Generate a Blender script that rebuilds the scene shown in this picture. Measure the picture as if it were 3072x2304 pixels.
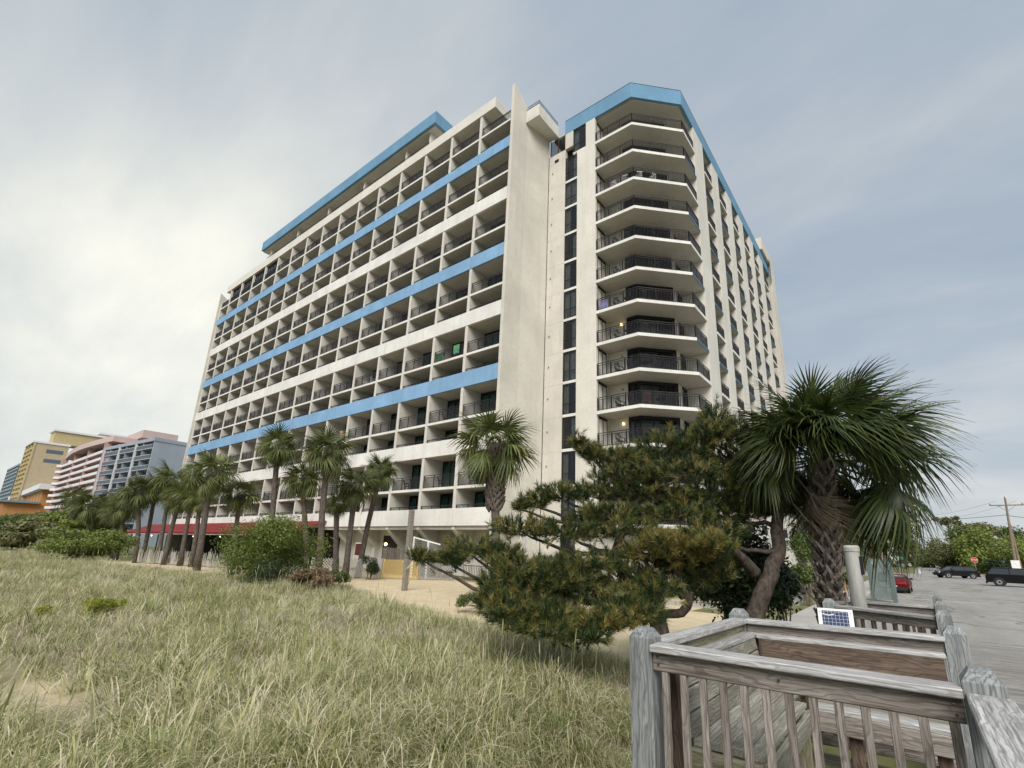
import bpy, math, random
import numpy as np
from mathutils import Matrix, Vector

S = bpy.context.scene
for o in list(bpy.data.objects):
    bpy.data.objects.remove(o, do_unlink=True)
COL = S.collection
R = math.radians
random.seed(7)
RNG = np.random.default_rng(7)

# ------------------------------------------------------------------ camera
F_PX, PPX, PPY = 1438.14, 1536 + 76.67, 1152 + 98.07       # focal length and principal point in photo pixels
PITCH, ROLL, YAW, ZC = 0.2677, 0.0276, 0.6536, 2.25
_cy, _sy = math.cos(YAW), math.sin(YAW)
_F = np.array([-_sy, _cy, 0.]); _R = np.array([_cy, _sy, 0.]); _U = np.array([0, 0, 1.])
CF = _F * math.cos(PITCH) + _U * math.sin(PITCH)
_U2 = _U * math.cos(PITCH) - _F * math.sin(PITCH)
CR = _R * math.cos(ROLL) + _U2 * math.sin(ROLL)
CU = _U2 * math.cos(ROLL) - _R * math.sin(ROLL)
CAM = np.array([0, 0, ZC])
cam_d = bpy.data.cameras.new('camera')
cam = bpy.data.objects.new('camera', cam_d); COL.objects.link(cam)
cam.matrix_world = Matrix(((CR[0], CU[0], -CF[0], 0), (CR[1], CU[1], -CF[1], 0), (CR[2], CU[2], -CF[2], ZC), (0, 0, 0, 1)))
cam_d.sensor_width = 36; cam_d.lens = 36 * F_PX / 3072
cam_d.shift_x = -(PPX - 1536) / 3072; cam_d.shift_y = (PPY - 1152) / 3072
cam_d.clip_start = 0.05; cam_d.clip_end = 3000
S.camera = cam

def ray(x, y):
    return CF + CR * (x - PPX) / F_PX - CU * (y - PPY) / F_PX
def at_z(x, y, z): d = ray(x, y); return CAM + d * (z - ZC) / d[2]
def at_y(x, y, Y): d = ray(x, y); return CAM + d * Y / d[1]
def at_x(x, y, X): d = ray(x, y); return CAM + d * X / d[0]
def at_d(x, y, D): d = ray(x, y); return CAM + d * D / math.hypot(d[0], d[1])
def px_m(P):                                              # photo pixels per metre at a point
    return F_PX / float((np.array(P) - CAM) @ CF)

# ------------------------------------------------------------------ sky, added fill light, exposure
FILL_TO = Vector((0.42, -0.62, 0.66)).normalized()
W = bpy.data.worlds.new('World'); S.world = W; W.use_nodes = True
nt = W.node_tree; N = nt.nodes; L = nt.links; N.clear()
def nd(tree, kind, **kw):
    n = tree.nodes.new(kind)
    for k, v in kw.items():
        if k.startswith('i_'):
            n.inputs[k[2:].replace('_', ' ')].default_value = v
        else:
            setattr(n, k, v)
    return n
out = nd(nt, 'ShaderNodeOutputWorld')
bg = nd(nt, 'ShaderNodeBackground'); bg.inputs['Strength'].default_value = 1.0
sky = nd(nt, 'ShaderNodeTexSky'); sky.sky_type = 'NISHITA'; sky.sun_disc = False
sky.sun_elevation = math.asin(FILL_TO.z); sky.sun_rotation = math.atan2(FILL_TO.x, FILL_TO.y)
sky.dust_density = 3.0; sky.air_density = 1.0
skys = nd(nt, 'ShaderNodeMix', data_type='RGBA', blend_type='MULTIPLY'); skys.inputs[0].default_value = 1
skys.inputs[7].default_value = (0.055, 0.055, 0.055, 1)
L.new(sky.outputs[0], skys.inputs[6])
tc = nd(nt, 'ShaderNodeTexCoord')
sep = nd(nt, 'ShaderNodeSeparateXYZ'); L.new(tc.outputs['Generated'], sep.inputs[0])
def vmath(op, a, b=None, c=None):
    n = nd(nt, 'ShaderNodeMath', operation=op)
    for i, v in enumerate((a, b, c)):
        if v is None: continue
        if isinstance(v, (int, float)): n.inputs[i].default_value = v
        else: L.new(v, n.inputs[i])
    return n.outputs[0]
zden = vmath('MAXIMUM', vmath('ADD', sep.outputs[2], 0.28), 0.06)
comb = nd(nt, 'ShaderNodeCombineXYZ')
L.new(vmath('DIVIDE', sep.outputs[0], zden), comb.inputs[0]); L.new(vmath('DIVIDE', sep.outputs[1], zden), comb.inputs[1])
def noise(scale, detail, rough, vec, stretch=None, dist=0.0):
    if stretch:
        m = nd(nt, 'ShaderNodeMapping'); L.new(vec, m.inputs[0]); m.inputs['Scale'].default_value = stretch; m.inputs['Rotation'].default_value = (0, 0, 0.5); vec = m.outputs[0]
    n = nd(nt, 'ShaderNodeTexNoise'); n.inputs['Scale'].default_value = scale; n.inputs['Detail'].default_value = detail
    n.inputs['Roughness'].default_value = rough; n.inputs['Distortion'].default_value = dist; L.new(vec, n.inputs['Vector']); return n.outputs['Fac']
def ramp(fac, stops):
    n = nd(nt, 'ShaderNodeValToRGB'); cr = n.color_ramp
    while len(cr.elements) < len(stops): cr.elements.new(0.5)
    for e, (p, c) in zip(cr.elements, stops): e.position = p; e.color = (*c, 1)
    L.new(fac, n.inputs[0]); return n.outputs[0]
def mixc(fac, a, b):
    n = nd(nt, 'ShaderNodeMix', data_type='RGBA')
    for s, v in ((0, fac), (6, a), (7, b)):
        if isinstance(v, (int, float)): n.inputs[s].default_value = v
        elif isinstance(v, tuple): n.inputs[s].default_value = (*v, 1)
        else: L.new(v, n.inputs[s])
    return n.outputs[2]
n1 = noise(1.0, 6, 0.52, comb.outputs[0], (0.75, 1.5, 1), 0.35)
n2 = noise(2.6, 5, 0.55, comb.outputs[0], (0.7, 1.8, 1), 0.2)
cl = vmath('ADD', vmath('MULTIPLY', n1, 0.72), vmath('MULTIPLY', n2, 0.28))
cloud = ramp(cl, [(0.38, (0.160, 0.192, 0.230)), (0.49, (0.192, 0.220, 0.249)), (0.58, (0.234, 0.254, 0.270)), (0.68, (0.290, 0.298, 0.300))])
# thin bright cloud round the hidden sun low on the left
gdir = ray(470, 930); gdir = gdir / np.linalg.norm(gdir)
dotn = nd(nt, 'ShaderNodeVectorMath', operation='DOT_PRODUCT'); L.new(tc.outputs['Generated'], dotn.inputs[0]); dotn.inputs[1].default_value = tuple(gdir)
g = vmath('POWER', vmath('MAXIMUM', dotn.outputs['Value'], 0.0), 19.0)
gn = vmath('MULTIPLY', g, vmath('ADD', vmath('MULTIPLY', n2, 0.9), 0.35))
glowc = mixc(vmath('MINIMUM', vmath('MULTIPLY', gn, 0.95), 1.0), cloud, (0.50, 0.485, 0.415))
low = vmath('POWER', vmath('SUBTRACT', 1.0, vmath('MINIMUM', vmath('ABSOLUTE', sep.outputs[2]), 1.0)), 9.0)
lowc = mixc(vmath('MULTIPLY', low, 0.42), glowc, (0.40, 0.395, 0.37))
fin = mixc(0.88, skys.outputs[2], lowc)
L.new(fin, bg.inputs['Color']); L.new(bg.outputs[0], out.inputs[0])

fill_d = bpy.data.lights.new('fill_sun', 'SUN'); fill_d.energy = 1.5; fill_d.angle = R(38); fill_d.color = (1.0, 0.965, 0.91)  # wide soft light added from the camera side to brighten the walls
fill_sun = bpy.data.objects.new('fill_sun', fill_d); COL.objects.link(fill_sun)
fill_sun.rotation_euler = FILL_TO.to_track_quat('Z', 'Y').to_euler(); fill_sun.location = (0, 0, 60)
S.view_settings.view_transform = 'Standard'; S.view_settings.look = 'None'
S.view_settings.exposure = 1.3; S.view_settings.gamma = 1.0; S.view_settings.use_curve_mapping = False
S.cycles.max_bounces = 6; S.cycles.diffuse_bounces = 3; S.cycles.glossy_bounces = 3; S.cycles.transparent_max_bounces = 10; S.cycles.transmission_bounces = 3
S.cycles.caustics_reflective = False; S.cycles.caustics_refractive = False

# ------------------------------------------------------------------ helpers
class MB:
    """collects simple shapes; build() links them as one mesh object"""
    def __init__(self): self.v = []; self.f = []; self.m = []
    def add(self, vs, fs, mi=0):
        b = len(self.v); self.v.extend([tuple(map(float, p)) for p in vs])
        self.f.extend([tuple(i + b for i in f) for f in fs]); self.m.extend([mi] * len(fs)); return self
    def box(self, x0, x1, y0, y1, z0, z1, mi=0):
        return self.add([(x0,y0,z0),(x1,y0,z0),(x1,y1,z0),(x0,y1,z0),(x0,y0,z1),(x1,y0,z1),(x1,y1,z1),(x0,y1,z1)],
            [(0,3,2,1),(4,5,6,7),(0,1,5,4),(1,2,6,5),(2,3,7,6),(3,0,4,7)], mi)
    def prism(self, poly, z0, z1, mi=0):
        n = len(poly)
        return self.add([(x,y,z0) for x,y in poly] + [(x,y,z1) for x,y in poly],
            [tuple(range(n-1,-1,-1)), tuple(range(n,2*n))] + [(i,(i+1)%n,(i+1)%n+n,i+n) for i in range(n)], mi)
    def extrude(self, prof, axis, a, b, mi=0):
        """profile of 2D points extruded along an axis"""
        n = len(prof)
        def P(u, v, t): return {'x': (t,u,v), 'y': (u,t,v), 'z': (u,v,t)}[axis]
        return self.add([P(u,v,a) for u,v in prof] + [P(u,v,b) for u,v in prof],
            [tuple(range(n-1,-1,-1)), tuple(range(n,2*n))] + [(i,(i+1)%n,(i+1)%n+n,i+n) for i in range(n)], mi)
    def bar(self, p, q, w, h=None, mi=0):
        h = h or w; p = Vector(p); q = Vector(q); d = (q-p).normalized()
        up = Vector((0,0,1)) if abs(d.z) < 0.95 else Vector((0,1,0))
        s = d.cross(up).normalized(); u = s.cross(d)
        c = [(-w/2,-h/2),(w/2,-h/2),(w/2,h/2),(-w/2,h/2)]
        return self.add([p+s*a+u*b for a,b in c] + [q+s*a+u*b for a,b in c],
            [(3,2,1,0),(4,5,6,7),(0,1,5,4),(1,2,6,5),(2,3,7,6),(3,0,4,7)], mi)
    def tube(self, pts, rad, n=8, mi=0, cap=True):
        pts = [Vector(p) for p in pts]; k = len(pts)
        if not hasattr(rad, '__len__'): rad = [rad]*k
        vs = []; prev = None
        for i, p in enumerate(pts):
            d = (pts[min(i+1,k-1)] - pts[max(i-1,0)]).normalized()
            if prev is None:
                a = Vector((1,0,0)) if abs(d.x) < 0.8 else Vector((0,1,0)); s = d.cross(a).normalized()
            else: s = (prev - d*prev.dot(d)).normalized()
            prev = s; u = d.cross(s)
            for j in range(n):
                t = 2*math.pi*j/n; vs.append(p + (s*math.cos(t) + u*math.sin(t))*rad[i])
        fs = [(i*n+j, i*n+(j+1)%n, (i+1)*n+(j+1)%n, (i+1)*n+j) for i in range(k-1) for j in range(n)]
        if cap: fs += [tuple(range(n-1,-1,-1)), tuple(range((k-1)*n, k*n))]
        return self.add(vs, fs, mi)
    def lathe(self, prof, n=12, c=(0,0), mi=0):
        k = len(prof); vs = []
        for r, z in prof:
            for j in range(n):
                t = 2*math.pi*j/n; vs.append((c[0]+r*math.cos(t), c[1]+r*math.sin(t), z))
        fs = [(i*n+j, i*n+(j+1)%n, (i+1)*n+(j+1)%n, (i+1)*n+j) for i in range(k-1) for j in range(n)]
        fs += [tuple(range(n-1,-1,-1)), tuple(range((k-1)*n, k*n))]
        return self.add(vs, fs, mi)
    def mesh(self, name, mats, smooth=False):
        me = bpy.data.meshes.new(name); me.from_pydata(self.v, [], self.f)
        for m in (mats if isinstance(mats, (list, tuple)) else [mats]): me.materials.append(m)
        if any(self.m): me.polygons.foreach_set('material_index', self.m)
        if smooth: me.polygons.foreach_set('use_smooth', [True]*len(self.f))
        me.update(); return me
    def build(self, name, mats, parent=None, smooth=False, loc=None):
        return obj(name, self.mesh(name, mats, smooth), parent, loc)
def obj(name, me, parent=None, loc=None, rz=0.0, rot=None, scale=None):
    o = bpy.data.objects.new(name, me); COL.objects.link(o)
    if parent is not None: o.parent = parent
    if loc is not None: o.location = loc
    if rot is not None: o.rotation_euler = rot
    elif rz: o.rotation_euler = (0, 0, rz)
    if scale is not None: o.scale = scale if hasattr(scale, '__len__') else (scale,)*3
    return o
def empty(name, loc=(0,0,0), rz=0.0, parent=None):
    o = obj(name, None, parent, loc, rz); o.empty_display_size = 0.2; return o
def tag(o, label=None, cat=None, group=None, kind=None):
    if label: o['label'] = label
    if cat: o['category'] = cat
    if group: o['group'] = group
    if kind: o['kind'] = kind
    return o
def np_mesh(name, V, F, mats, mi=None, smooth=False):
    """fast mesh from arrays: F is (n,3) or (n,4)"""
    V = np.asarray(V, np.float32); F = np.asarray(F, np.int32); k = F.shape[1]
    me = bpy.data.meshes.new(name)
    me.vertices.add(len(V)); me.vertices.foreach_set('co', V.ravel())
    me.loops.add(F.size); me.loops.foreach_set('vertex_index', F.ravel())
    me.polygons.add(len(F)); me.polygons.foreach_set('loop_start', np.arange(0, F.size, k, dtype=np.int32))
    for m in (mats if isinstance(mats, (list, tuple)) else [mats]): me.materials.append(m)
    if mi is not None: me.polygons.foreach_set('material_index', np.asarray(mi, np.int32))
    if smooth: me.polygons.foreach_set('use_smooth', np.ones(len(F), bool))
    me.update(calc_edges=True); me.validate(); return me

# ------------------------------------------------------------------ materials
class T:
    """small node-building helper for one material"""
    def __init__(self, name):
        self.m = bpy.data.materials.new(name); self.m.use_nodes = True; self.t = self.m.node_tree
        self.b = self.t.nodes['Principled BSDF']; self.o = self.t.nodes['Material Output']
    def n(self, kind, **kw): return nd(self.t, kind, **kw)
    def l(self, a, b): self.t.links.new(a, b)
    def coords(self, which='Object', scale=(1,1,1), rnd=False):
        c = self.n('ShaderNodeTexCoord'); m = self.n('ShaderNodeMapping'); m.inputs['Scale'].default_value = scale
        if which == 'World':
            g = self.n('ShaderNodeNewGeometry'); self.l(g.outputs['Position'], m.inputs[0])
        elif rnd:
            oi = self.n('ShaderNodeObjectInfo'); a = self.n('ShaderNodeVectorMath', operation='ADD')
            k = self.n('ShaderNodeMath', operation='MULTIPLY'); k.inputs[1].default_value = 37.0; self.l(oi.outputs['Random'], k.inputs[0])
            self.l(c.outputs[which], a.inputs[0]); self.l(k.outputs[0], a.inputs[1]); self.l(a.outputs[0], m.inputs[0])
        else: self.l(c.outputs[which], m.inputs[0])
        return m.outputs[0]
    def noise(self, vec, scale, detail=4, rough=0.55, dist=0.0):
        n = self.n('ShaderNodeTexNoise'); n.inputs['Scale'].default_value = scale; n.inputs['Detail'].default_value = detail
        n.inputs['Roughness'].default_value = rough; n.inputs['Distortion'].default_value = dist
        self.l(vec, n.inputs['Vector']); return n.outputs['Fac']
    def ramp(self, fac, stops):
        n = self.n('ShaderNodeValToRGB'); cr = n.color_ramp
        while len(cr.elements) < len(stops): cr.elements.new(0.5)
        for e, (p, c) in zip(cr.elements, stops): e.position = p; e.color = (*c, 1)
        self.l(fac, n.inputs[0]); return n.outputs[0]
    def mix(self, fac, a, b, mode='MIX'):
        n = self.n('ShaderNodeMix', data_type='RGBA', blend_type=mode)
        for s, v in ((0, fac), (6, a), (7, b)):
            if isinstance(v, (int, float)): n.inputs[s].default_value = v
            elif isinstance(v, tuple): n.inputs[s].default_value = (*v, 1)
            else: self.l(v, n.inputs[s])
        return n.outputs[2]
    def bump(self, h, strength, dist=0.01):
        n = self.n('ShaderNodeBump'); n.inputs['Strength'].default_value = strength; n.inputs['Distance'].default_value = dist
        self.l(h, n.inputs['Height']); self.l(n.outputs[0], self.b.inputs['Normal'])
    def col(self, c):
        if isinstance(c, tuple): self.b.inputs['Base Color'].default_value = (*c, 1)
        else: self.l(c, self.b.inputs['Base Color'])
    def set(self, **kw):
        for k, v in kw.items(): self.b.inputs[k.replace('_', ' ')].default_value = v
        return self
def sh(c, f): return tuple(min(1, x*f) for x in c)
def stucco(name, c, rough=0.9, bump=0.35, stain=0.16, scale=1.0):
    t = T(name); v = t.coords('World', (scale,)*3)
    big = t.noise(v, 0.35, 5, 0.6); vs = t.coords('World', (1.2*scale, 1.2*scale, 0.09*scale)); streak = t.noise(vs, 1.6, 4, 0.6)
    fine = t.noise(v, 9, 5, 0.65)
    c1 = t.ramp(big, [(0.3, sh(c, 1-stain)), (0.7, sh(c, 1.04))])
    c2 = t.mix(t.ramp(streak, [(0.50, (0,0,0)), (0.74, (stain*2.2,)*3)]), c1, sh(c, 0.66))
    mid_ = t.noise(v, 3.1, 6, 0.75); c3 = t.mix(t.ramp(mid_, [(0.36, (0.30,)*3), (0.56, (0,0,0))]), c2, sh(c, 0.72)); c3 = t.mix(t.ramp(fine, [(0.35, (0.22,)*3), (0.6, (0,0,0))]), c3, sh(c, 0.70))
    t.col(c3); t.set(Roughness=rough, Specular_IOR_Level=0.25); t.bump(fine, bump, 0.02); return t.m
def plain(name, c, rough=0.6, metal=0.0, spec=0.4, var=0.12, scale=6.0, bump=0.0):
    t = T(name); v = t.coords('World'); n_ = t.noise(v, scale, 4)
    t.col(t.ramp(n_, [(0.3, sh(c, 1-var)), (0.7, sh(c, 1+var))])); t.set(Roughness=rough, Metallic=metal, Specular_IOR_Level=spec)
    if bump: t.bump(n_, bump, 0.01)
    return t.m
def wood(name, dark, light, green=None, rough=0.85, sx=1.1, knots=True):
    """weathered board; grain runs along local X"""
    t = T(name); v = t.coords('Object', (sx, 14, 14), rnd=True)
    warp = t.noise(t.coords('Object', (1.6, 5, 5), rnd=True), 1.4, 3)
    vv = t.n('ShaderNodeVectorMath', operation='ADD'); k = t.n('ShaderNodeVectorMath', operation='SCALE'); k.inputs['Scale'].default_value = 1.5
    t.l(warp, k.inputs[0]); t.l(v, vv.inputs[0]); t.l(k.outputs[0], vv.inputs[1])
    g1 = t.noise(vv.outputs[0], 1.3, 6, 0.62, 0.4)
    fine = t.noise(t.coords('Object', (2.5, 90, 90), rnd=True), 1.5, 4, 0.7)
    w = t.n('ShaderNodeTexWave', wave_type='RINGS', rings_direction='X'); w.inputs['Scale'].default_value = 1.1; w.inputs['Distortion'].default_value = 2.6
    w.inputs['Detail'].default_value = 2; t.l(vv.outputs[0], w.inputs['Vector'])
    c1 = t.ramp(g1, [(0.28, dark), (0.5, tuple((a+b)/2 for a, b in zip(dark, light))), (0.72, light)])
    c2 = t.mix(t.ramp(w.outputs['Fac'], [(0.0, (0.55,)*3), (0.35, (0,0,0))]), c1, sh(dark, 0.75))
    c3 = t.mix(t.ramp(fine, [(0.38, (0.75,)*3), (0.52, (0,0,0))]), c2, sh(dark, 0.55))
    if green:
        gm = t.noise(t.coords('World'), 2.3, 4); c3 = t.mix(t.ramp(gm, [(0.5, (0,0,0)), (0.72, (0.55,)*3)]), c3, green)
    oi = t.n('ShaderNodeObjectInfo'); tone = t.ramp(oi.outputs['Random'], [(0, (0.80, 0.79, 0.78)), (1, (1.12, 1.12, 1.12))])
    c4 = t.mix(1.0, c3, tone, 'MULTIPLY')
    t.col(c4); t.set(Roughness=rough, Specular_IOR_Level=0.25)
    ad = t.n('ShaderNodeMath', operation='ADD'); t.l(g1, ad.inputs[0]); t.l(fine, ad.inputs[1]); t.bump(ad.outputs[0], 0.5, 0.004); return t.m
def leafmat(name, stops, rough=0.55, trans=0.25, patch=0.3, spec=0.35):
    """leaves: colour varies leaf by leaf and in soft patches; a little light comes through"""
    t = T(name); g = t.n('ShaderNodeNewGeometry'); oi = t.n('ShaderNodeObjectInfo')
    pn = t.noise(t.coords('World'), 0.9, 3)
    a = t.n('ShaderNodeMath', operation='MULTIPLY_ADD'); a.inputs[1].default_value = 1-patch; t.l(g.outputs['Random Per Island'], a.inputs[0])
    b = t.n('ShaderNodeMath', operation='MULTIPLY'); b.inputs[1].default_value = patch; t.l(pn, b.inputs[0]); t.l(b.outputs[0], a.inputs[2])
    c = t.ramp(a.outputs[0], stops); tone = t.ramp(oi.outputs['Random'], [(0, (0.86,)*3), (1, (1.12,)*3)])
    c = t.mix(1.0, c, tone, 'MULTIPLY'); t.col(c); t.set(Roughness=rough, Specular_IOR_Level=spec)
    tr = t.n('ShaderNodeBsdfTranslucent'); t.l(c, tr.inputs[0]); ms = t.n('ShaderNodeMixShader'); ms.inputs[0].default_value = trans
    t.l(t.b.outputs[0], ms.inputs[1]); t.l(tr.outputs[0], ms.inputs[2]); t.l(ms.outputs[0], t.o.inputs[0]); return t.m
def glass(name, tint, alpha, rough=0.06):
    t = T(name); t.col(tint); t.set(Roughness=rough, Specular_IOR_Level=0.6, IOR=1.5)
    tr = t.n('ShaderNodeBsdfTransparent'); tr.inputs[0].default_value = (0.93, 0.96, 0.96, 1); ms = t.n('ShaderNodeMixShader'); ms.inputs[0].default_value = alpha
    t.l(tr.outputs[0], ms.inputs[1]); t.l(t.b.outputs[0], ms.inputs[2]); t.l(ms.outputs[0], t.o.inputs[0]); return t.m

WALL = (0.71, 0.68, 0.61)
M = {}
M['wall'] = stucco('cream_stucco', WALL)
M['wallend'] = stucco('cream_render_rough', (0.66, 0.62, 0.545), bump=0.9, stain=0.2, scale=0.9)
M['band_white'] = stucco('white_band_paint', (0.80, 0.785, 0.735), stain=0.22)
M['band_blue'] = stucco('blue_band_paint', (0.25, 0.43, 0.64), stain=0.26)
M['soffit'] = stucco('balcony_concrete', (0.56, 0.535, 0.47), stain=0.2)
M['inner'] = stucco('balcony_wall', (0.66, 0.63, 0.565))
M['rail'] = plain('dark_rail_paint', (0.028, 0.026, 0.028), 0.5, 0.2, 0.4)
M['frame'] = plain('bronze_frame', (0.018, 0.018, 0.02), 0.45, 0.3)
M['glass'] = glass('window_glass', (0.02, 0.03, 0.032), 0.32)
M['glassdark'] = glass('tinted_window_glass', (0.016, 0.017, 0.02), 0.45)
M['curtain_teal'] = plain('teal_curtain', (0.13, 0.44, 0.36), 0.9, var=0.3, scale=3)
M['curtain_grey'] = plain('grey_curtain', (0.62, 0.62, 0.60), 0.9, var=0.25, scale=3)
M['curtain_dark'] = plain('dark_curtain', (0.11, 0.105, 0.10), 0.9, var=0.3, scale=3)
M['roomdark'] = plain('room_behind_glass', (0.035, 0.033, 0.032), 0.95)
M['bluefascia'] = stucco('blue_fascia_paint', (0.165, 0.32, 0.47), stain=0.2)
M['concrete'] = stucco('concrete', (0.42, 0.40, 0.36), stain=0.25)
M['white'] = plain('white_paint', (0.80, 0.79, 0.76), 0.5)
M['metal'] = plain('grey_metal', (0.35, 0.36, 0.36), 0.4, 0.6)
M['black'] = plain('black_plastic', (0.02, 0.02, 0.022), 0.5)
M['red'] = plain('red_awning_fabric', (0.19, 0.014, 0.014), 0.8, var=0.25, scale=1.2)
M['rubber'] = plain('tyre_rubber', (0.02, 0.02, 0.02), 0.85)
# things whose parts are written in world coordinates
def thing(name, base, label=None, cat=None, group=None):
    o = empty(name, base); o['_w'] = 1; WB[o.name] = Vector(base)
    return tag(o, label, cat, group)
WB = {}
def part(name, me, parent, loc=(0,0,0), rz=0.0):
    o = obj(name, me, parent, loc, rz)
    if parent.name in WB: o.matrix_parent_inverse = Matrix.Translation(-WB[parent.name])
    return o
def mpart(mb, name, mats, parent, smooth=False, loc=(0,0,0)): return part(name, mb.mesh(name, mats, smooth), parent, loc)

# ------------------------------------------------------------------ ground
DUNE = np.array([(-1.75,-60),(-1.75,5.6),(-2.4,7.0),(-3.9,9.0),(-6.6,10.3),(-9.6,10.5),(-12.8,11.0),(-15.8,12.0),(-18.8,13.4),(-22.5,13.4),(-27,11.6),(-36,10.6),(-52,10.4),(-90,11.5),(-150,13),(-320,16),(-320,-60)], float)
def poly_sd(P, poly):
    """signed distance, positive inside"""
    x, y = P[:,0], P[:,1]; n = len(poly); ins = np.zeros(len(P), bool); d = np.full(len(P), 1e9)
    for i in range(n):
        a, b = poly[i], poly[(i+1)%n]; e = b - a; w = P - a
        t = np.clip((w@e)/(e@e), 0, 1); d = np.minimum(d, np.hypot(*(w - t[:,None]*e).T))
        c = ((a[1] > y) != (b[1] > y)); xi = (b[0]-a[0])*(y-a[1])/(b[1]-a[1]+1e-12)+a[0]; ins ^= c & (x < xi)
    return np.where(ins, d, -d)
def lump(x, y, s, seed):
    r = np.random.default_rng(seed); v = 0
    for k in range(6):
        a = r.uniform(0, 6.28); f = s*r.uniform(0.6, 1.6); v = v + np.sin((x*math.cos(a)+y*math.sin(a))*f + r.uniform(0, 6.28))
    return v/6
def H(P):
    P = np.atleast_2d(np.asarray(P, float)); sd = poly_sd(P, DUNE); m = np.clip((sd+0.3)/2.8, 0, 1); m = m*m*(3-2*m)
    x, y = P[:,0], P[:,1]; far = np.clip((np.hypot(x, y)-6)/16, 0, 1)
    h = m*(0.44 + 0.16*far + 0.16*lump(x, y, 0.55, 3)*np.clip(np.hypot(x, y)/5, 0.25, 1) + 0.05*lump(x, y, 1.9, 4))
    # bare hollow with a sand track on the left
    h = h - m*0.14*np.exp(-(((x+8.8)/2.2)**2 + ((y-1.6)/0.8)**2))
    return h
def grid_axis(a, b, fine0, fine1, step, grow=1.18):
    v = list(np.arange(fine0, fine1+1e-6, step)); s = step; x = fine0
    lo = []
    while x > a: s *= grow; x -= s; lo.append(max(x, a))
    s = step; x = v[-1]; hi = []
    while x < b: s *= grow; x += s; hi.append(min(x, b))
    return np.array(lo[::-1] + v + hi)
gx = grid_axis(-900, 700, -32, 3, 0.35); gy = grid_axis(-120, 1500, -6, 22, 0.35)
GX, GY = np.meshgrid(gx, gy); GP = np.stack([GX.ravel(), GY.ravel()], 1); GZ = H(GP)
nx, ny = len(gx), len(gy); ii = (np.arange(ny-1)[:,None]*nx + np.arange(nx-1)[None,:]).ravel()
t = T('sand_and_soil'); v = t.coords('World')
at = t.n('ShaderNodeAttribute'); at.attribute_name = 'dune'; at2 = t.n('ShaderNodeAttribute'); at2.attribute_name = 'sand'
sandc = t.ramp(t.noise(v, 1.3, 6, 0.7), [(0.3, (0.52, 0.42, 0.275)), (0.7, (0.68, 0.565, 0.385))])
soil = t.ramp(t.noise(v, 2.2, 6, 0.7), [(0.3, (0.15, 0.125, 0.085)), (0.55, (0.28, 0.24, 0.165)), (0.75, (0.46, 0.40, 0.29))])
lawn = t.ramp(t.noise(v, 0.5, 6, 0.75), [(0.3, (0.10, 0.12, 0.045)), (0.6, (0.17, 0.17, 0.075)), (0.75, (0.27, 0.24, 0.14))])
c = t.mix(at2.outputs['Fac'], lawn, sandc); c = t.mix(at.outputs['Fac'], c, soil); t.col(c); t.set(Roughness=0.95, Specular_IOR_Level=0.1)
t.bump(t.noise(v, 7, 6, 0.7), 0.5, 0.05); M['ground'] = t.m
gm = np_mesh('ground', np.column_stack([GP, GZ]), np.column_stack([ii, ii+1, ii+nx+1, ii+nx]), M['ground'], smooth=True)
sdv = poly_sd(GP, DUNE); dm = np.clip((sdv+0.6)/1.6, 0, 1)
dm = dm*(1 - 0.95*np.exp(-(((GP[:,0]+8.9)/1.9)**2 + ((GP[:,1]-1.6)/0.5)**2)))
SAND = np.array([(-60,12),(-60,24.6),(-4.6,24.6),(-4.6,17),(-6.0,12),(-2,5),(-20,5)], float)
sm = np.clip((poly_sd(GP, SAND)+0.8)/1.6, 0, 1)
sm = np.maximum(sm, np.exp(-(((GP[:,0]+8.9)/2.1)**2 + ((GP[:,1]-1.6)/0.6)**2)))
for nm, arr in (('dune', dm), ('sand', sm)):
    a = gm.attributes.new(nm, 'FLOAT', 'POINT'); a.data.foreach_set('value', arr.astype(np.float32))
tag(obj('ground', gm), kind='structure')

# street, cross street, walks
t = T('asphalt'); v = t.coords('World')
crk = t.n('ShaderNodeTexVoronoi', feature='DISTANCE_TO_EDGE'); crk.inputs['Scale'].default_value = 0.16
dv = t.n('ShaderNodeVectorMath', operation='ADD'); nz = t.n('ShaderNodeTexNoise'); nz.inputs['Scale'].default_value = 0.7; nz.inputs['Detail'].default_value = 5; t.l(v, nz.inputs['Vector'])
sc2 = t.n('ShaderNodeVectorMath', operation='SCALE'); sc2.inputs['Scale'].default_value = 2.4; t.l(nz.outputs['Color'], sc2.inputs[0]); t.l(v, dv.inputs[0]); t.l(sc2.outputs[0], dv.inputs[1]); t.l(dv.outputs[0], crk.inputs['Vector'])
base = t.ramp(t.noise(t.coords('World', (0.25, 0.06, 1)), 2.0, 6, 0.7), [(0.3, (0.25, 0.24, 0.222)), (0.7, (0.39, 0.372, 0.342))])
spk = t.ramp(t.noise(v, 40, 3), [(0.35, (0.25,)*3), (0.6, (0,)*3)])
c = t.mix(spk, base, (0.12, 0.115, 0.105)); c = t.mix(t.ramp(crk.outputs['Distance'], [(0.0, (0.7,)*3), (0.018, (0,)*3)]), c, (0.07, 0.068, 0.065))
t.col(c); t.set(Roughness=0.9, Specular_IOR_Level=0.2); t.bump(t.noise(v, 25, 4), 0.3, 0.01); M['asphalt'] = t.m
M['lawn'] = plain('lawn_turf', (0.15, 0.15, 0.06), 0.95, var=0.45, scale=2.2, bump=0.6)
M['walk'] = stucco('pavement_concrete', (0.46, 0.44, 0.40), stain=0.22)
M['kerb'] = stucco('kerb_concrete', (0.50, 0.475, 0.42), stain=0.25)
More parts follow.
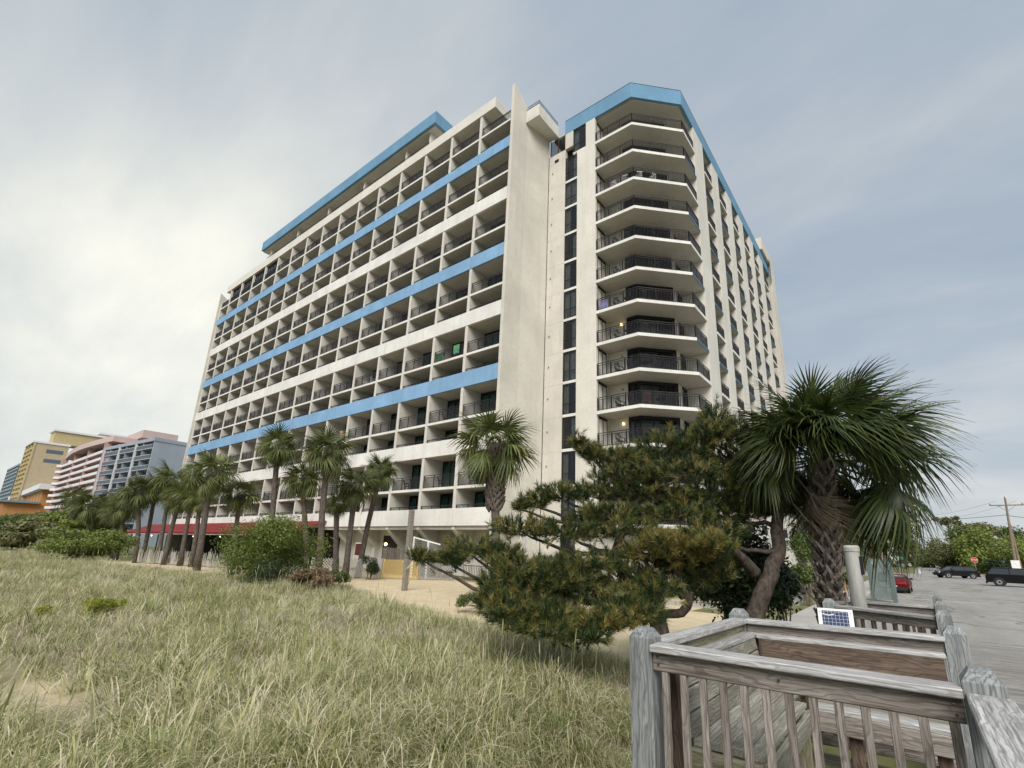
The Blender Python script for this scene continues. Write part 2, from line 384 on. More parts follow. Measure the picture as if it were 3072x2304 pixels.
def sheet(name, poly, z, m, kind='structure'):
    b = MB(); b.add([(x, y, z) for x, y in poly], [tuple(range(len(poly)))]); o = b.build(name, m); return tag(o, kind=kind)
sheet('street', [(-2.5,14.5),(60,14.5),(60,76),(-2.5,76)], 0.006, M['asphalt'])
sheet('cross_street', [(-200,76),(260,76),(260,97),(-200,97)], 0.008, M['asphalt'])
sheet('street_beyond', [(-0.2,97),(8.3,97),(8.3,620),(-0.2,620)], 0.010, M['asphalt'])
sheet('lawn_strip', [(-7.4,20.0),(-4.0,20.0),(-4.0,34),(-9.5,34),(-9.5,24.8),(-7.4,24.8)], 0.005, M['lawn'])
sheet('lawn_corner', [(-9.5,60),(-2.9,60),(-2.9,75.6),(-60,75.6),(-60,67),(-9.5,67)], 0.005, M['lawn'])
sheet('lawn_far_side', [(8.6,97.4),(200,97.4),(200,300),(8.6,300)], 0.005, M['lawn'])
sheet('lawn_far_corner', [(-140,97.4),(-0.5,97.4),(-0.5,300),(-140,300)], 0.005, M['lawn'])
b = MB()
for i in range(18):
    y0 = 17.5 + i*1.55; b.box(-3.95, -2.66, y0+0.006, y0+1.544, 0.0, 0.10)
# pavement slabs, each its own piece
pv = tag(empty('pavement', (-3.3, 17.5, 0)), kind='structure')
for i in range(27):
    x0 = -3.97
    mb = MB().box(x0+3.3, -2.66+3.3, i*1.55+0.006, i*1.55+1.544, -0.02, 0.085 + 0.004*(i%3)); mb.build('paving_slab', M['walk'], pv)
kb = tag(empty('kerb', (-2.58, 14.5, 0)), kind='structure')
for i in range(20):
    MB().box(-0.075, 0.075, 3.05*i+0.006, 3.05*i+3.04, -0.03, 0.12).build('kerb_stone', M['kerb'], kb)
# painted lines
M['paint'] = plain('road_paint', (0.72, 0.71, 0.68), 0.7, var=0.25, scale=9)
M['paint_y'] = plain('yellow_road_paint', (0.62, 0.50, 0.16), 0.7, var=0.25, scale=9)
def strip(name, x0, x1, y0, y1, z, m): return sheet(name, [(x0,y0),(x1,y0),(x1,y1),(x0,y1)], z, m)
strip('edge_line', 0.25, 0.55, 99, 330, 0.015, M['paint']); strip('edge_line', 7.5, 7.75, 103, 330, 0.015, M['paint'])
strip('stop_line', 3.9, 7.6, 98.4, 98.9, 0.015, M['paint'])
strip('parking_line', -0.3, 0.9, 41.2, 41.45, 0.012, M['paint']); strip('parking_line', -2.4, 2.9, 36.5, 36.65, 0.012, M['paint'])

# ------------------------------------------------------------------ hotel, main wing
XB, BW, YF, YD = -23.42, 4.0758, 25.70, 27.74
X = lambda k: XB - BW*k
hotel = thing('hotel_building', (-50, 30, 0), 'cream high-rise hotel with blue bands, rows of balconies and a corner tower', 'hotel')
BANDS = [(36.75, 37.88, 'band_blue'), (31.20, 32.44, 'band_white'), (25.69, 26.87, 'band_blue'), (20.23, 21.50, 'band_white'), (14.75, 16.05, 'band_blue'), (9.25, 10.50, 'band_white'), (3.72, 5.02, 'band_white')]
MIDS = [39.85, 34.2, 28.67, 23.15, 17.68, 12.2, 6.7]
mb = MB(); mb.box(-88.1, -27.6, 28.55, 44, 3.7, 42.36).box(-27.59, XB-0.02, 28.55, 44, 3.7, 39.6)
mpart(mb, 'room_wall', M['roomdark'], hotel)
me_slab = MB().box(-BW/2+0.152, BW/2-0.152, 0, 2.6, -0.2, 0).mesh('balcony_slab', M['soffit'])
me_edge = MB().box(-BW/2+0.152, BW/2-0.152, -0.03, -0.002, -0.2, 0.004).mesh('slab_edge', M['band_white'])
def rail_mesh(name, Lx, h, nb, posts, second=True):
    b = MB(); b.box(-Lx/2, Lx/2, -0.03, 0.03, h-0.05, h)
    if second: b.box(-Lx/2, Lx/2, -0.02, 0.02, h-0.19, h-0.155); b.box(-Lx/2, Lx/2, -0.02, 0.02, 0.08, 0.115)
    lo, hi = (0.115, h-0.19) if second else (0.0, h-0.05)
    for i in range(nb):
        x = -Lx/2 + Lx*(i+0.5)/nb; b.box(x-0.013, x+0.013, -0.011, 0.011, lo, hi)
    for i in range(posts):
        x = -Lx/2+0.025 + (Lx-0.05)*i/(posts-1); b.box(x-0.026, x+0.026, -0.026, 0.026, 0.0, h-0.052)
    return b.mesh(name, M['rail'])
me_railU = rail_mesh('balcony_railing', BW-0.32, 1.07, 34, 4)
me_railL = rail_mesh('parapet_rail', BW-0.32, 0.27, 26, 4, False)
DW, DH = BW-0.33, 2.50
def door_frame(w, h, panels=4, name='sliding_door'):
    b = MB(); f = 0.07
    b.box(-w/2, w/2, 0, 0.1, h-0.2, h).box(-w/2, w/2, 0, 0.1, 0, 0.06)
    for i in range(panels+1):
        x = -w/2 + (w-f)*i/panels; b.box(x, x+f, 0.004, 0.096, 0.06, h-0.2)
    return b.mesh(name, M['frame'])
def curtain_mesh(x0, x1, h, m):
    b = MB(); n = max(4, int((x1-x0)/0.09)); vs = []
    for i in range(n+1):
        x = x0 + (x1-x0)*i/n; y = 0.035*math.sin(i*2.1) + 0.02*math.sin(i*0.7); vs += [(x, y, 0.05), (x, y, h)]
    b.add(vs, [(2*i, 2*i+2, 2*i+3, 2*i+1) for i in range(n)]); return b.mesh('curtain', m)
me_door = door_frame(DW, DH); me_pane = MB().box(-DW/2+0.07, DW/2-0.07, 0.045, 0.055, 0.06, DH-0.2).mesh('pane', M['glass'])
CURT = [curtain_mesh(-DW/2, -DW/2+1.5, 2.3, M['curtain_teal']), curtain_mesh(-DW/2, DW/2, 2.3, M['curtain_teal']), curtain_mesh(-DW/2, -DW/2+0.8, 2.3, M['curtain_teal']),
        curtain_mesh(-DW/2, DW/2-0.9, 2.3, M['curtain_dark']), curtain_mesh(-DW/2, -DW/2+1.9, 2.3, M['curtain_grey']), curtain_mesh(DW/2-1.6, DW/2, 2.3, M['curtain_dark'])]
def add_door(x, z, r):
    d = part('sliding_door', me_door, hotel, (x, YD, z)); obj('pane', me_pane, d)
    low = z < 22; w = [0.34, 0.2, 0.22, 0.1, 0.06, 0.08] if low else [0.12, 0.05, 0.2, 0.33, 0.1, 0.2]
    obj('curtain', r.choices(CURT, w)[0], d, (0, 0.13, 0))
rr = random.Random(11)
for k in range(17):
    x = X(k) if k else XB-0.02
    if k == 16: x = -88.0
    top = 42.34 if 1 <= k <= 15 else 41.0
    if k: mpart(MB().box(x-0.15, x+0.15, YF, 28.54, 5.0, top), 'partition_wall', M['inner'], hotel)
panel = {}
for m in ('band_blue', 'band_white'):
    for h in (1.13, 1.24, 1.18, 1.27, 1.30, 1.25): panel[m, h] = MB().box(-BW/2+0.012, BW/2-0.012, 0, 0.22, 0, h).mesh('band_panel', M[m])
me_drain = MB().lathe([(0.05, 0), (0.05, 0.04)], 8).mesh('drain_spout', M['metal'])
for k in range(16):
    xc = (X(k)+X(k+1))/2
    for j, (zb, zt, m) in enumerate(BANDS):
        h = min((1.13, 1.24, 1.18, 1.27, 1.30, 1.25), key=lambda q: abs(q-(zt-zb)))
        p = part('band_panel', panel[m, h], hotel, (xc, YF-0.04, zb))
        part('balcony_slab', me_slab, hotel, (xc, YF+0.19, zb+0.2))
        if j < 7: part('parapet_rail', me_railL, hotel, (xc, YF+0.1, zt))
        add_door(xc, zb+0.21, rr)
    for j, z in enumerate(MIDS):
        s_ = part('balcony_slab', me_slab, hotel, (xc, YF+0.03, z)); obj('slab_edge', me_edge, s_)
        part('balcony_railing', me_railU, hotel, (xc, YF+0.12, z))
        add_door(xc, z+0.01, rr)
# glazed-in top bays on the left
b = MB()
for i in range(5): b.box(-1.85+0.9*i, -1.79+0.9*i, 0, 0.06, 0.0, 2.5)
for zz in (0.0, 0.95, 2.44): b.box(-1.85, 1.85, 0.004, 0.056, zz, zz+0.06)
me_gl = b.mesh('enclosed_window', M['frame']); me_glp = MB().box(-1.8, 1.8, 0.025, 0.035, 0.05, 2.45).mesh('pane', M['glassdark'])
for k in (11, 12, 13, 14):
    d = part('enclosed_window', me_gl, hotel, ((X(k)+X(k+1))/2, YF+0.25, 39.86)); obj('pane', me_glp, d)
# roof slab, penthouse gallery
mpart(MB().box(-86.3, -25.65, YF-0.08, YF+0.25, 42.37, 43.55).box(-86.28, -25.67, YF+0.26, 44, 42.40, 43.2).box(-25.9, -25.66, YF+0.26, 44, 43.2, 43.54), 'roof', M['wall'], hotel)
mpart(MB().box(-74.3, -34.2, 25.35, 25.6, 45.62, 47.12).box(-34.45, -34.2, 25.61, 33, 45.62, 47.12).box(-74.28, -34.46, 25.61, 33, 46.2, 47.0), 'penthouse_fascia', M['bluefascia'], hotel)
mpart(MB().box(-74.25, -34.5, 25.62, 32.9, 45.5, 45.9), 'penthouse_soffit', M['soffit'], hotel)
mpart(MB().box(-73.4, -35.6, 28.6, 33, 43.2, 45.49), 'penthouse_wall', M['inner'], hotel)
for k in range(3, 13):
    if k % 2 == 0 or k == 3: mpart(MB().box(X(k)-0.14, X(k)+0.14, 26.0, 28.59, 43.21, 45.49), 'penthouse_pier', M['inner'], hotel)
mpart(MB().box(-73.4, -35.6, 25.9, 25.95, 43.9, 43.95).box(-73.4, -35.6, 25.9, 25.95, 44.25, 44.3), 'penthouse_railing', M['rail'], hotel)
# end blades (tapering fins) and plant room
def fin(poly, tops, name, m, z0=0.0):
    n = len(poly); b = MB(); b.add([(x,y,z0) for x,y in poly] + [(x,y,z) for (x,y),z in zip(poly, tops)],
        [tuple(range(n-1,-1,-1)), tuple(range(n,2*n))] + [(i,(i+1)%n,(i+1)%n+n,i+n) for i in range(n)]); return mpart(b, name, m, hotel)
fin([(-23.42,25.42),(-23.10,25.42),(-22.97,27.25),(-22.42,30.02),(-23.42,30.02),(-23.42,27.25)], [43.25,43.25,41.85,39.9,39.9,41.85], 'end_fin', M['wallend'])
fin([(-88.4,25.4),(-88.12,25.4),(-88.12,29),(-88.4,29)], [42.75,42.75,40.3,40.3], 'end_fin', M['wallend'])
mpart(MB().box(-88.38, -88.13, 29.01, 44, 3.0, 41), 'end_wall', M['wallend'], hotel)
mpart(MB().box(-22.95, -21.45, 27.0, 30.1, 39.95, 40.15).box(-22.95, -21.45, 26.99, 27.2, 40.16, 41.2).box(-21.65, -21.45, 27.21, 30.1, 40.16, 41.2), 'roof_terrace', M['wall'], hotel)
b = MB()
for z in (41.45, 41.68): b.box(-22.9, -21.5, 27.07, 27.11, z, z+0.035); b.box(-21.57, -21.53, 27.12, 30.1, z, z+0.035)
for i in range(5): b.box(-22.9+0.33*i, -22.87+0.33*i, 27.07, 27.1, 41.2, 41.45)
for i in range(7): b.box(-21.57, -21.54, 27.3+0.45*i, 27.33+0.45*i, 41.2, 41.45)
mpart(b, 'terrace_railing', M['rail'], hotel)

# ------------------------------------------------------------------ hotel, corner tower
YT = 29.98; XR = -10.68; ZT0 = 36.98; FH = 2.75
P0, P1, P2 = (-20.62, YT), (-13.87, YT), (XR, 33.21)
# front wall with the strip of windows left open
WX0, WX1 = -20.56, -19.27
mpart(MB().box(-22.38, WX0, YT, YT+0.35, 0, 37.96).box(-20.58, -19.74, YT+0.002, YT+0.35, 37.97, 39.68), 'tower_wall', M['wallend'], hotel)
mpart(MB().box(WX1, -17.42, YT, YT+0.35, 0, 37.1).box(-18.36, -17.42, YT, YT+0.35, 37.1, 39.68).box(-19.74, -19.27, YT+0.003, YT+0.35, 36.98, 37.1), 'tower_wall', M['wall'], hotel)
mpart(MB().box(-17.6, -17.43, YT+0.36, 33, 0, 39.68), 'tower_wall', M['wall'], hotel)
b = MB()
for k in range(13): b.box(-22.37, -20.0, YT-0.004, YT-0.001, 37.0-2.75*k-0.012, 37.0-2.75*k)
mpart(b, 'wall_joint', M['concrete'], hotel)
b = MB().box(-22.43, -22.385, YT-0.02, YT+0.3, 0, 38.0); mpart(b, 'expansion_joint', M['frame'], hotel)
for k in range(13): part('drain_spout', MB().box(-21.98, -21.90, YT-0.10, YT, 0, 0.08).mesh('drain_spout', M['metal']) if k == 0 else bpy.data.meshes['drain_spout.001'], hotel, (0, 0, 35.9-2.75*k))
mpart(MB().box(-21.75, -21.3, YT-0.012, YT-0.002, 37.0, 37.35), 'air_vent', M['frame'], hotel)
b = MB(); w, h = WX1-WX0, 2.52
for x0, x1 in ((0, 0.05), (w/2-0.03, w/2+0.03), (w-0.05, w)): b.box(x0, x1, 0, 0.06, 0, h)
for z in (0.0, 0.82, h-0.05): b.box(0.05, w-0.05, 0.004, 0.056, z, z+0.05)
me_win = b.mesh('tower_window', M['frame']); me_winp = MB().box(0.04, w-0.04, 0.025, 0.035, 0.04, h-0.04).mesh('pane', M['glassdark'])
me_wc = [curtain_mesh(0.05, w*f, 2.4, M['curtain_grey']) for f in (0.42, 0.9)]; me_wd = curtain_mesh(w*0.6, w-0.03, 2.4, M['curtain_grey'])
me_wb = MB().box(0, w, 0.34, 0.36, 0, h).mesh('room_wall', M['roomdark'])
me_sill = MB().box(0, w, 0.0, 0.3, -0.225, -0.003).mesh('window_sill', M['band_white'])
def tower_window(x, z, k):
    d = part('tower_window', me_win, hotel, (x, YT+0.06, z)); obj('pane', me_winp, d); obj('window_sill', me_sill, d); obj('room_wall', me_wb, d)
    obj('curtain', me_wc[k % 2] if k % 3 else me_wd, d, (0, 0.18, 0))
for k in range(13): tower_window(WX0, 34.42-FH*k, k)
tower_window(-19.72, 37.12, 2)
d = mpart(MB().box(-22.36, -20.62, YT+0.2, YT+0.25, 37.97, 39.94), 'stair_window', M['glassdark'], hotel)
mpart(MB().box(-22.36, -22.3, YT+0.1, YT+0.19, 37.97, 39.9).box(-21.5, -21.44, YT+0.1, YT+0.19, 37.97, 39.9).box(-20.68, -20.62, YT+0.1, YT+0.19, 37.97, 39.9), 'stair_window_frame', plain('rust_frame', (0.06, 0.025, 0.02), 0.6), hotel)
# parapet (blue) around the top
poly = [P0, P1, P2, (XR, 66.0), (XR-0.25, 66.0), (XR-0.25, 33.31), (-13.97, YT+0.25), (P0[0], YT+0.25)]
mpart(MB().prism(poly, 39.70, 41.20), 'parapet', M['bluefascia'], hotel)
mpart(MB().prism([(P0[0], YT-0.01), (P1[0]+0.004, YT-0.01), (XR+0.01, 33.205), (XR+0.01, 66.0), (XR-0.1, 66), (XR-0.1, 33.3), (-14, YT+0.1), (P0[0], YT+0.1)], 41.2, 41.25), 'parapet_coping', M['frame'], hotel)
mpart(MB().prism([(P0[0], YT+0.26), (-13.97, YT+0.26), (XR-0.26, 33.32), (XR-0.26, 66.0), (-22, 66), (-22, YT+0.26)], 39.72, 40.2), 'tower_roof', M['soffit'], hotel)
# tower body behind
Q = [(-17.42, 31.95), (-14.8, 31.95), (-12.62, 34.1), (-12.62, 36.0)]
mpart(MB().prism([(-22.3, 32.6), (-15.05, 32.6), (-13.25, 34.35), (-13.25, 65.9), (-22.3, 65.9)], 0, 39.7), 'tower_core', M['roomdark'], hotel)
NF = 13
slabpoly = [(-17.41, YT+0.01), (P1[0], YT+0.01), (XR-0.01, P2[1]), (XR-0.01, 36.0), (-13.2, 36.0), (-13.2, 34.4), (-15.1, 32.5), (-17.41, 32.5)]
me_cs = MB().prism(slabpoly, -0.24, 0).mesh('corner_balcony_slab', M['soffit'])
def ring(poly, w):   # thin edge strip outside an open polyline
    b = MB()
    for (x0, y0), (x1, y1) in zip(poly[:-1], poly[1:]): b.bar((x0, y0, -0.12), (x1, y1, -0.12), w, 0.25)
    return b
me_ce = ring([(-17.41, YT), P1, (XR, P2[1])], 0.03).mesh('slab_edge', M['band_white'])
me_ceW = ring([(XR, P2[1]), (XR, 36.0)], 0.03).mesh('slab_edge', M['band_white']); M['bluedark'] = stucco('dull_blue_edge_paint', (0.085, 0.165, 0.24)); me_ceB = ring([(XR, P2[1]), (XR, 36.0)], 0.03).mesh('slab_edge', M['bluedark'])
def rail_line(poly, h=1.07, sp=0.115, post=1.3):
    b = MB()
    for (x0, y0), (x1, y1) in zip(poly[:-1], poly[1:]):
        Ln = math.hypot(x1-x0, y1-y0)
        for z, w in ((h-0.025, 0.05), (h-0.17, 0.035), (0.1, 0.035)): b.bar((x0, y0, z), (x1, y1, z), w)
        n = int(Ln/sp)
        for i in range(n):
            t_ = (i+0.5)/n; x, y = x0+(x1-x0)*t_, y0+(y1-y0)*t_; b.box(x-0.013, x+0.013, y-0.013, y+0.013, 0.1, h-0.17)
        n = max(1, round(Ln/post))
        for i in range(n+1):
            t_ = i/n; x, y = x0+(x1-x0)*t_, y0+(y1-y0)*t_; b.box(x-0.026, x+0.026, y-0.026, y+0.026, 0, h-0.05)
    return b
me_cr = rail_line([(-17.38, YT+0.09), (P1[0]-0.03, YT+0.09), (XR-0.09, P2[1]+0.03), (XR-0.09, 35.95)]).mesh('corner_railing', M['rail'])
def seg_door(p, q, panels, name='sliding_door'):
    """frame, pane and curtain meshes along p-q, in plan coordinates at height 0; outside is on the right of p->q"""
    p = Vector((*p, 0)); q = Vector((*q, 0)); Ln = (q-p).length; ang = math.atan2(q.y-p.y, q.x-p.x); mid = (p+q)/2
    fm = door_frame(Ln, 2.46, panels, name); pm = MB().box(-Ln/2+0.05, Ln/2-0.05, 0.045, 0.055, 0.06, 2.26).mesh('pane', M['glassdark'])
    cm = curtain_mesh(-Ln/2+0.1, -Ln/2+Ln*0.5, 2.2, M['curtain_grey']); return fm, pm, cm, mid, ang
SEG = [seg_door((-17.40, 30.25), (-17.40, 31.6), 2), seg_door((-15.75, 31.90), (-14.80, 31.90), 2), seg_door((-14.78, 31.92), (-12.60, 34.08), 3), seg_door((-12.58, 34.95), (-12.58, 35.95), 2)]
SEG[0] = (*SEG[0][:3], SEG[0][3], R(-90) + R(180))
me_cw = MB().box(-17.41, -15.78, 31.95, 32.2, 0, 2.5).mesh('balcony_wall', M['wall']); me_cw2 = MB().box(-12.85, -12.62, 34.12, 34.92, 0, 2.5).mesh('balcony_wall', M['wall'])
me_lamp = MB().lathe([(0.0, 0), (0.07, 0.03), (0.08, 0.1), (0.05, 0.17)], 8).mesh('wall_light', M['metal'])
t = T('lamp_glow'); t.b.inputs['Emission Color'].default_value = (1, 0.75, 0.35, 1); t.b.inputs['Emission Strength'].default_value = 2.2; t.col((0.8, 0.7, 0.5)); M['glow'] = t.m
me_lampon = MB().lathe([(0.0, 0), (0.07, 0.03), (0.08, 0.1), (0.05, 0.17)], 8).mesh('wall_light', M['glow'])
for i in range(NF):
    z = ZT0 - FH*i
    s_ = part('corner_balcony_slab', me_cs, hotel, (0, 0, z)); obj('slab_edge', me_ce, s_); obj('slab_edge', me_ceB if i % 2 else me_ceW, s_)
    part('corner_railing', me_cr, hotel, (0, 0, z)); part('balcony_wall', me_cw, hotel, (0, 0, z+0.004)); part('balcony_wall', me_cw2, hotel, (0, 0, z+0.004))
    for j, (fm, pm, cm, mid, ang) in enumerate(SEG):
        d = part('sliding_door', fm, hotel, (mid.x, mid.y, z+0.006), ang); obj('pane', pm, d)
        if (i+j) % 2 or i > 7: obj('curtain', cm, d, (0, 0.2, 0))
    part('wall_light', me_lampon if i in (7, 10) else me_lamp, hotel, (-16.2, 31.88, z+1.95)); part('wall_light', me_lamp, hotel, (-12.5, 34.6, z+1.95))
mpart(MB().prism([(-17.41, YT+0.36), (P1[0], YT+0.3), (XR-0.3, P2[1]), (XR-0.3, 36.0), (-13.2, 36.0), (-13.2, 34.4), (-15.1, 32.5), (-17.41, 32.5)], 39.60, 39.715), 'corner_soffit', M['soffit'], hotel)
# side face: wide piers and recessed balconies
PIERS = [(36.02, 38.88), (41.2, 43.52), (45.95, 48.25), (50.55, 52.85), (55.35, 57.5), (59.95, 62.45)]
for y0, y1 in PIERS:
    mpart(MB().box(-13.0, XR, y0, y1-0.32, 0, 39.69).box(-13.0, XR-0.14, y1-0.315, y1, 0, 39.69), 'pier', M['wall'], hotel)
OPEN = [(a[1], b_[0]) for a, b_ in zip(PIERS[:-1], PIERS[1:])] + [(62.45, 65.2)]
for y0, y1 in OPEN:
    w = y1-y0
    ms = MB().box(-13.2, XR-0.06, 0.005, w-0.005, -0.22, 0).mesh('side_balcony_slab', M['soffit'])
    mw = MB().box(XR-0.058, XR-0.03, 0.005, w-0.005, -0.23, 0.01).mesh('slab_edge', M['band_white']); mbb = MB().box(XR-0.058, XR-0.03, 0.005, w-0.005, -0.23, 0.01).mesh('slab_edge', M['bluedark'])
    mr = rail_line([(XR-0.12, 0.03), (XR-0.12, w-0.03)]).mesh('side_railing', M['rail'])
    fm = door_frame(w-0.02, 2.5, 2); pm = MB().box(-w/2+0.06, w/2-0.06, 0.045, 0.055, 0.06, 2.3).mesh('pane', M['glassdark'])
    for i in range(NF):
        z = ZT0 - FH*i
        s_ = part('side_balcony_slab', ms, hotel, (0, y0, z)); obj('slab_edge', mbb if i % 2 else mw, s_); part('side_railing', mr, hotel, (0, y0, z))
        d = part('sliding_door', fm, hotel, (-12.7, y0+w/2, z+0.005), R(90)); obj('pane', pm, d)
mpart(MB().box(-14.0, -10.40, 66.02, 68.4, 0, 43.0).box(-11.2, -10.40, 61.4, 66.01, 41.26, 43.0), 'stair_tower', M['wallend'], hotel)
fw_ = at_x(2311, 812, -10.38); mpart(MB().box(-10.398, -10.37, fw_[1]-0.35, fw_[1]+0.35, fw_[2]-1.6, fw_[2]+1.6), 'stair_window', M['glassdark'], hotel)
mpart(MB().box(-86, -30, 33.2, 43.9, 43.21, 44.2), 'plant_room', M['wall'], hotel)

# ------------------------------------------------------------------ hotel, ground storey
mpart(MB().box(-46.2, -22.6, 28.0, 28.4, 0, 3.7).box(-46.2, -22.6, 25.9, 27.99, 3.45, 3.7), 'ground_floor_wall', M['wall'], hotel)
for k in range(0, 6):
    x = X(k) - (0.3 if k == 0 else 0); mpart(MB().extrude([(25.78, 3.68), (28.05, 3.68), (28.05, 0), (27.5, 0), (27.5, 1.9), (25.78, 3.45)], 'x', x-0.17, x+0.17), 'bracket_pier', M['wall'], hotel)
for k in range(0, 5):
    xc = (X(k)+X(k+1))/2 - 0.3
    if k == 3:
        dr = mpart(MB().box(xc-1.0, xc+1.1, 27.96, 27.995, 0.0, 3.0), 'doorway', M['roomdark'], hotel); continue
    lv = mpart(MB().box(xc-0.28, xc+0.28, 27.97, 27.995, 0.7, 3.3), 'louvre_panel', M['curtain_dark'], hotel)
    b = MB()
    for i in range(17): b.box(xc-0.26, xc+0.26, 27.93, 27.968, 0.78+0.15*i, 0.86+0.15*i)
    mpart(b, 'louvre_slats', M['inner'], lv)
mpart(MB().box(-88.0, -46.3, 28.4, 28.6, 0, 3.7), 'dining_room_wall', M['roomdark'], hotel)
mpart(MB().prism([(-22.3, 31), (-17.5, 31), (-14.4, 32.4), (-12.7, 34.2), (-12.7, 36), (-13, 36), (-13, 66), (-22.3, 66)], 0, 3.8), 'tower_base', M['wall'], hotel)
# awning: sloped red canvas panels between the pillars with a valance
for i in range(13):
    x0 = -97.0 + i*4.0; x1 = x0+3.985
    b = MB(); zt_ = 4.28; 
    b.add([(x0, 22.3, 3.02), (x1, 22.3, 3.02), (x1, 25.6, zt_), (x0, 25.6, zt_), (x0, 22.3, 2.98), (x1, 22.3, 2.98), (x1, 25.6, zt_-0.05), (x0, 25.6, zt_-0.05)],
          [(0,1,2,3),(7,6,5,4),(0,4,5,1),(1,5,6,2),(2,6,7,3),(3,7,4,0)])
    b.box(x0, x1, 22.28, 22.299, 2.82, 3.02); mpart(b, 'awning_panel', M['red'], hotel)
    mpart(MB().box(x0-0.06, x0+0.06, 22.31, 22.43, 0, 2.97), 'awning_post', M['frame'], hotel)
    mpart(MB().box(x0+0.06, x1-0.06, 22.32, 22.40, 2.74, 2.97), 'awning_beam', M['white'], hotel)
    if i % 2 == 0: part('pendant_light', me_lampon, hotel, (x0+2.0, 23.2, 2.45))
# furniture on balconies
def chair_meshes(m):
    seat = MB().box(-0.23, 0.23, -0.22, 0.22, 0.40, 0.44).mesh('seat', m)
    b = MB()
    for x in (-0.2, -0.1, 0, 0.1, 0.2): b.bar((x, 0.2, 0.44), (x, 0.34, 0.92), 0.03)
    b.bar((-0.23, 0.34, 0.92), (0.23, 0.34, 0.92), 0.04); back = b.mesh('backrest', m)
    b = MB()
    for s in (-1, 1): b.bar((s*0.25, -0.2, 0.64), (s*0.25, 0.26, 0.66), 0.045); b.bar((s*0.25, -0.18, 0.4), (s*0.25, -0.2, 0.64), 0.035)
    arm = b.mesh('armrests', m); leg = MB().box(-0.02, 0.02, -0.02, 0.02, 0, 0.40).mesh('leg', m)
    return seat, back, arm, leg
CH = {'dark': chair_meshes(M['black']), 'white': chair_meshes(M['white']), 'blue': chair_meshes(plain('blue_plastic', (0.05, 0.06, 0.14), 0.5)), 'brown': chair_meshes(plain('brown_wicker', (0.12, 0.06, 0.04), 0.8))}
def chair(x, y, z, rz, kind, label, group):
    e = tag(empty('balcony_chair', (x, y, z), rz), label, 'chair', group); s_, b_, a_, l_ = CH[kind]
    obj('seat', s_, e); obj('backrest', b_, e); obj('armrests', a_, e)
    for sx in (-1, 1):
        for sy in (-1, 1): obj('leg', l_, e, (sx*0.2, sy*0.19, 0))
me_tt = MB().lathe([(0.38, 0.68), (0.40, 0.70), (0.38, 0.72)], 14).mesh('table_top', M['black']); me_tl = MB().lathe([(0.22, 0), (0.03, 0.04), (0.03, 0.68)], 8).mesh('table_leg', M['black'])
def table(x, y, z, label, group):
    e = tag(empty('balcony_table', (x, y, z)), label, 'table', group); obj('table_top', me_tt, e); obj('leg', me_tl, e)
ORD = ['top', 'second', 'third', 'fourth', 'fifth', 'sixth', 'seventh', 'eighth', 'ninth', 'tenth', 'eleventh', 'twelfth']
for i, what in {2: 'cccc', 4: 'cc', 5: 'cctc', 6: 'ctc', 7: 'ctc', 8: 'cctcc', 9: 'ccct', 10: 'cctc'}.items():
    z = ZT0 - FH*i + 0.01
    spots = [(-15.9, 30.8), (-14.9, 30.75), (-13.9, 31.0), (-13.1, 31.8), (-12.4, 32.5)]
    for q, ch in enumerate(what):
        x, y = spots[q]
        if ch == 'c': chair(x, y, z, R(170+25*q), 'white' if i == 2 else ('brown' if (i, q) == (9, 2) else 'dark'), f'{"white" if i == 2 else ("brown" if (i, q) == (9, 2) else "dark")} armchair on the {ORD[i]} corner balcony from the top, {["leftmost", "second", "third", "fourth", "rightmost"][q]} seat place from the left', 'chairs on the corner balconies')
        else: table(x, y, z, f'round dark table on the {ORD[i]} corner balcony from the top', 'tables on the corner balconies')
for k, z, kind, dx, lab in [(0, 17.68, 'dark', -0.9, 'fifth'), (0, 12.2, 'dark', -0.1, 'sixth'), (0, 12.2, 'dark', 1.0, 'sixth'), (1, 12.2, 'dark', -0.5, 'sixth'), (1, 12.2, 'dark', 1.2, 'sixth'), (2, 12.2, 'dark', 0.6, 'sixth'), (2, 6.7, 'dark', 0.2, 'lowest'), (2, 6.7, 'dark', -0.7, 'lowest'), (1, 6.7, 'dark', -0.4, 'lowest'), (0, 6.7, 'blue', -0.9, 'lowest'), (0, 6.7, 'blue', 0.2, 'lowest'), (4, 17.68, 'white', -1.0, 'fifth'), (4, 17.68, 'white', 0.3, 'fifth'), (5, 17.68, 'blue', -0.4, 'fifth')]:
    nth = ['first', 'second', 'third', 'fourth', 'fifth', 'sixth'][k]
    chair((X(k)+X(k+1))/2+dx, 26.45, z+0.01, R(160+40*dx), kind, f'{kind} armchair, {"left" if dx < 0.05 else "right"} side of {nth} bay from the fin, {lab} balcony row', 'chairs on the facade balconies')
def cloth(name, x0, x1, y, z0, z1, m, label):
    b = MB(); n = 14; vs = []
    for i in range(n+1):
        x = x0+(x1-x0)*i/n; yy = y-0.03*math.sin(i*1.3)
        vs += [(x, yy, z0+0.08*math.sin(i*1.9)), (x, yy, z1), (x, yy+0.09, z1+0.01), (x, yy+0.1, z1-0.25)]
    b.add(vs, [(4*i+j, 4*i+4+j, 4*i+5+j, 4*i+1+j) for i in range(n) for j in range(3)]); return tag(b.build(name, m, smooth=True), label, 'towel')
xc = (X(1)+X(2))/2
M['greencloth'] = plain('green_cloth', (0.075, 0.20, 0.10), 0.9, var=0.4, scale=5)
cloth('beach_towel', xc+0.55, xc+1.25, YF+0.06, 18.0, 18.80, M['greencloth'], 'bright green towel hung over a balcony rail near the end fin')
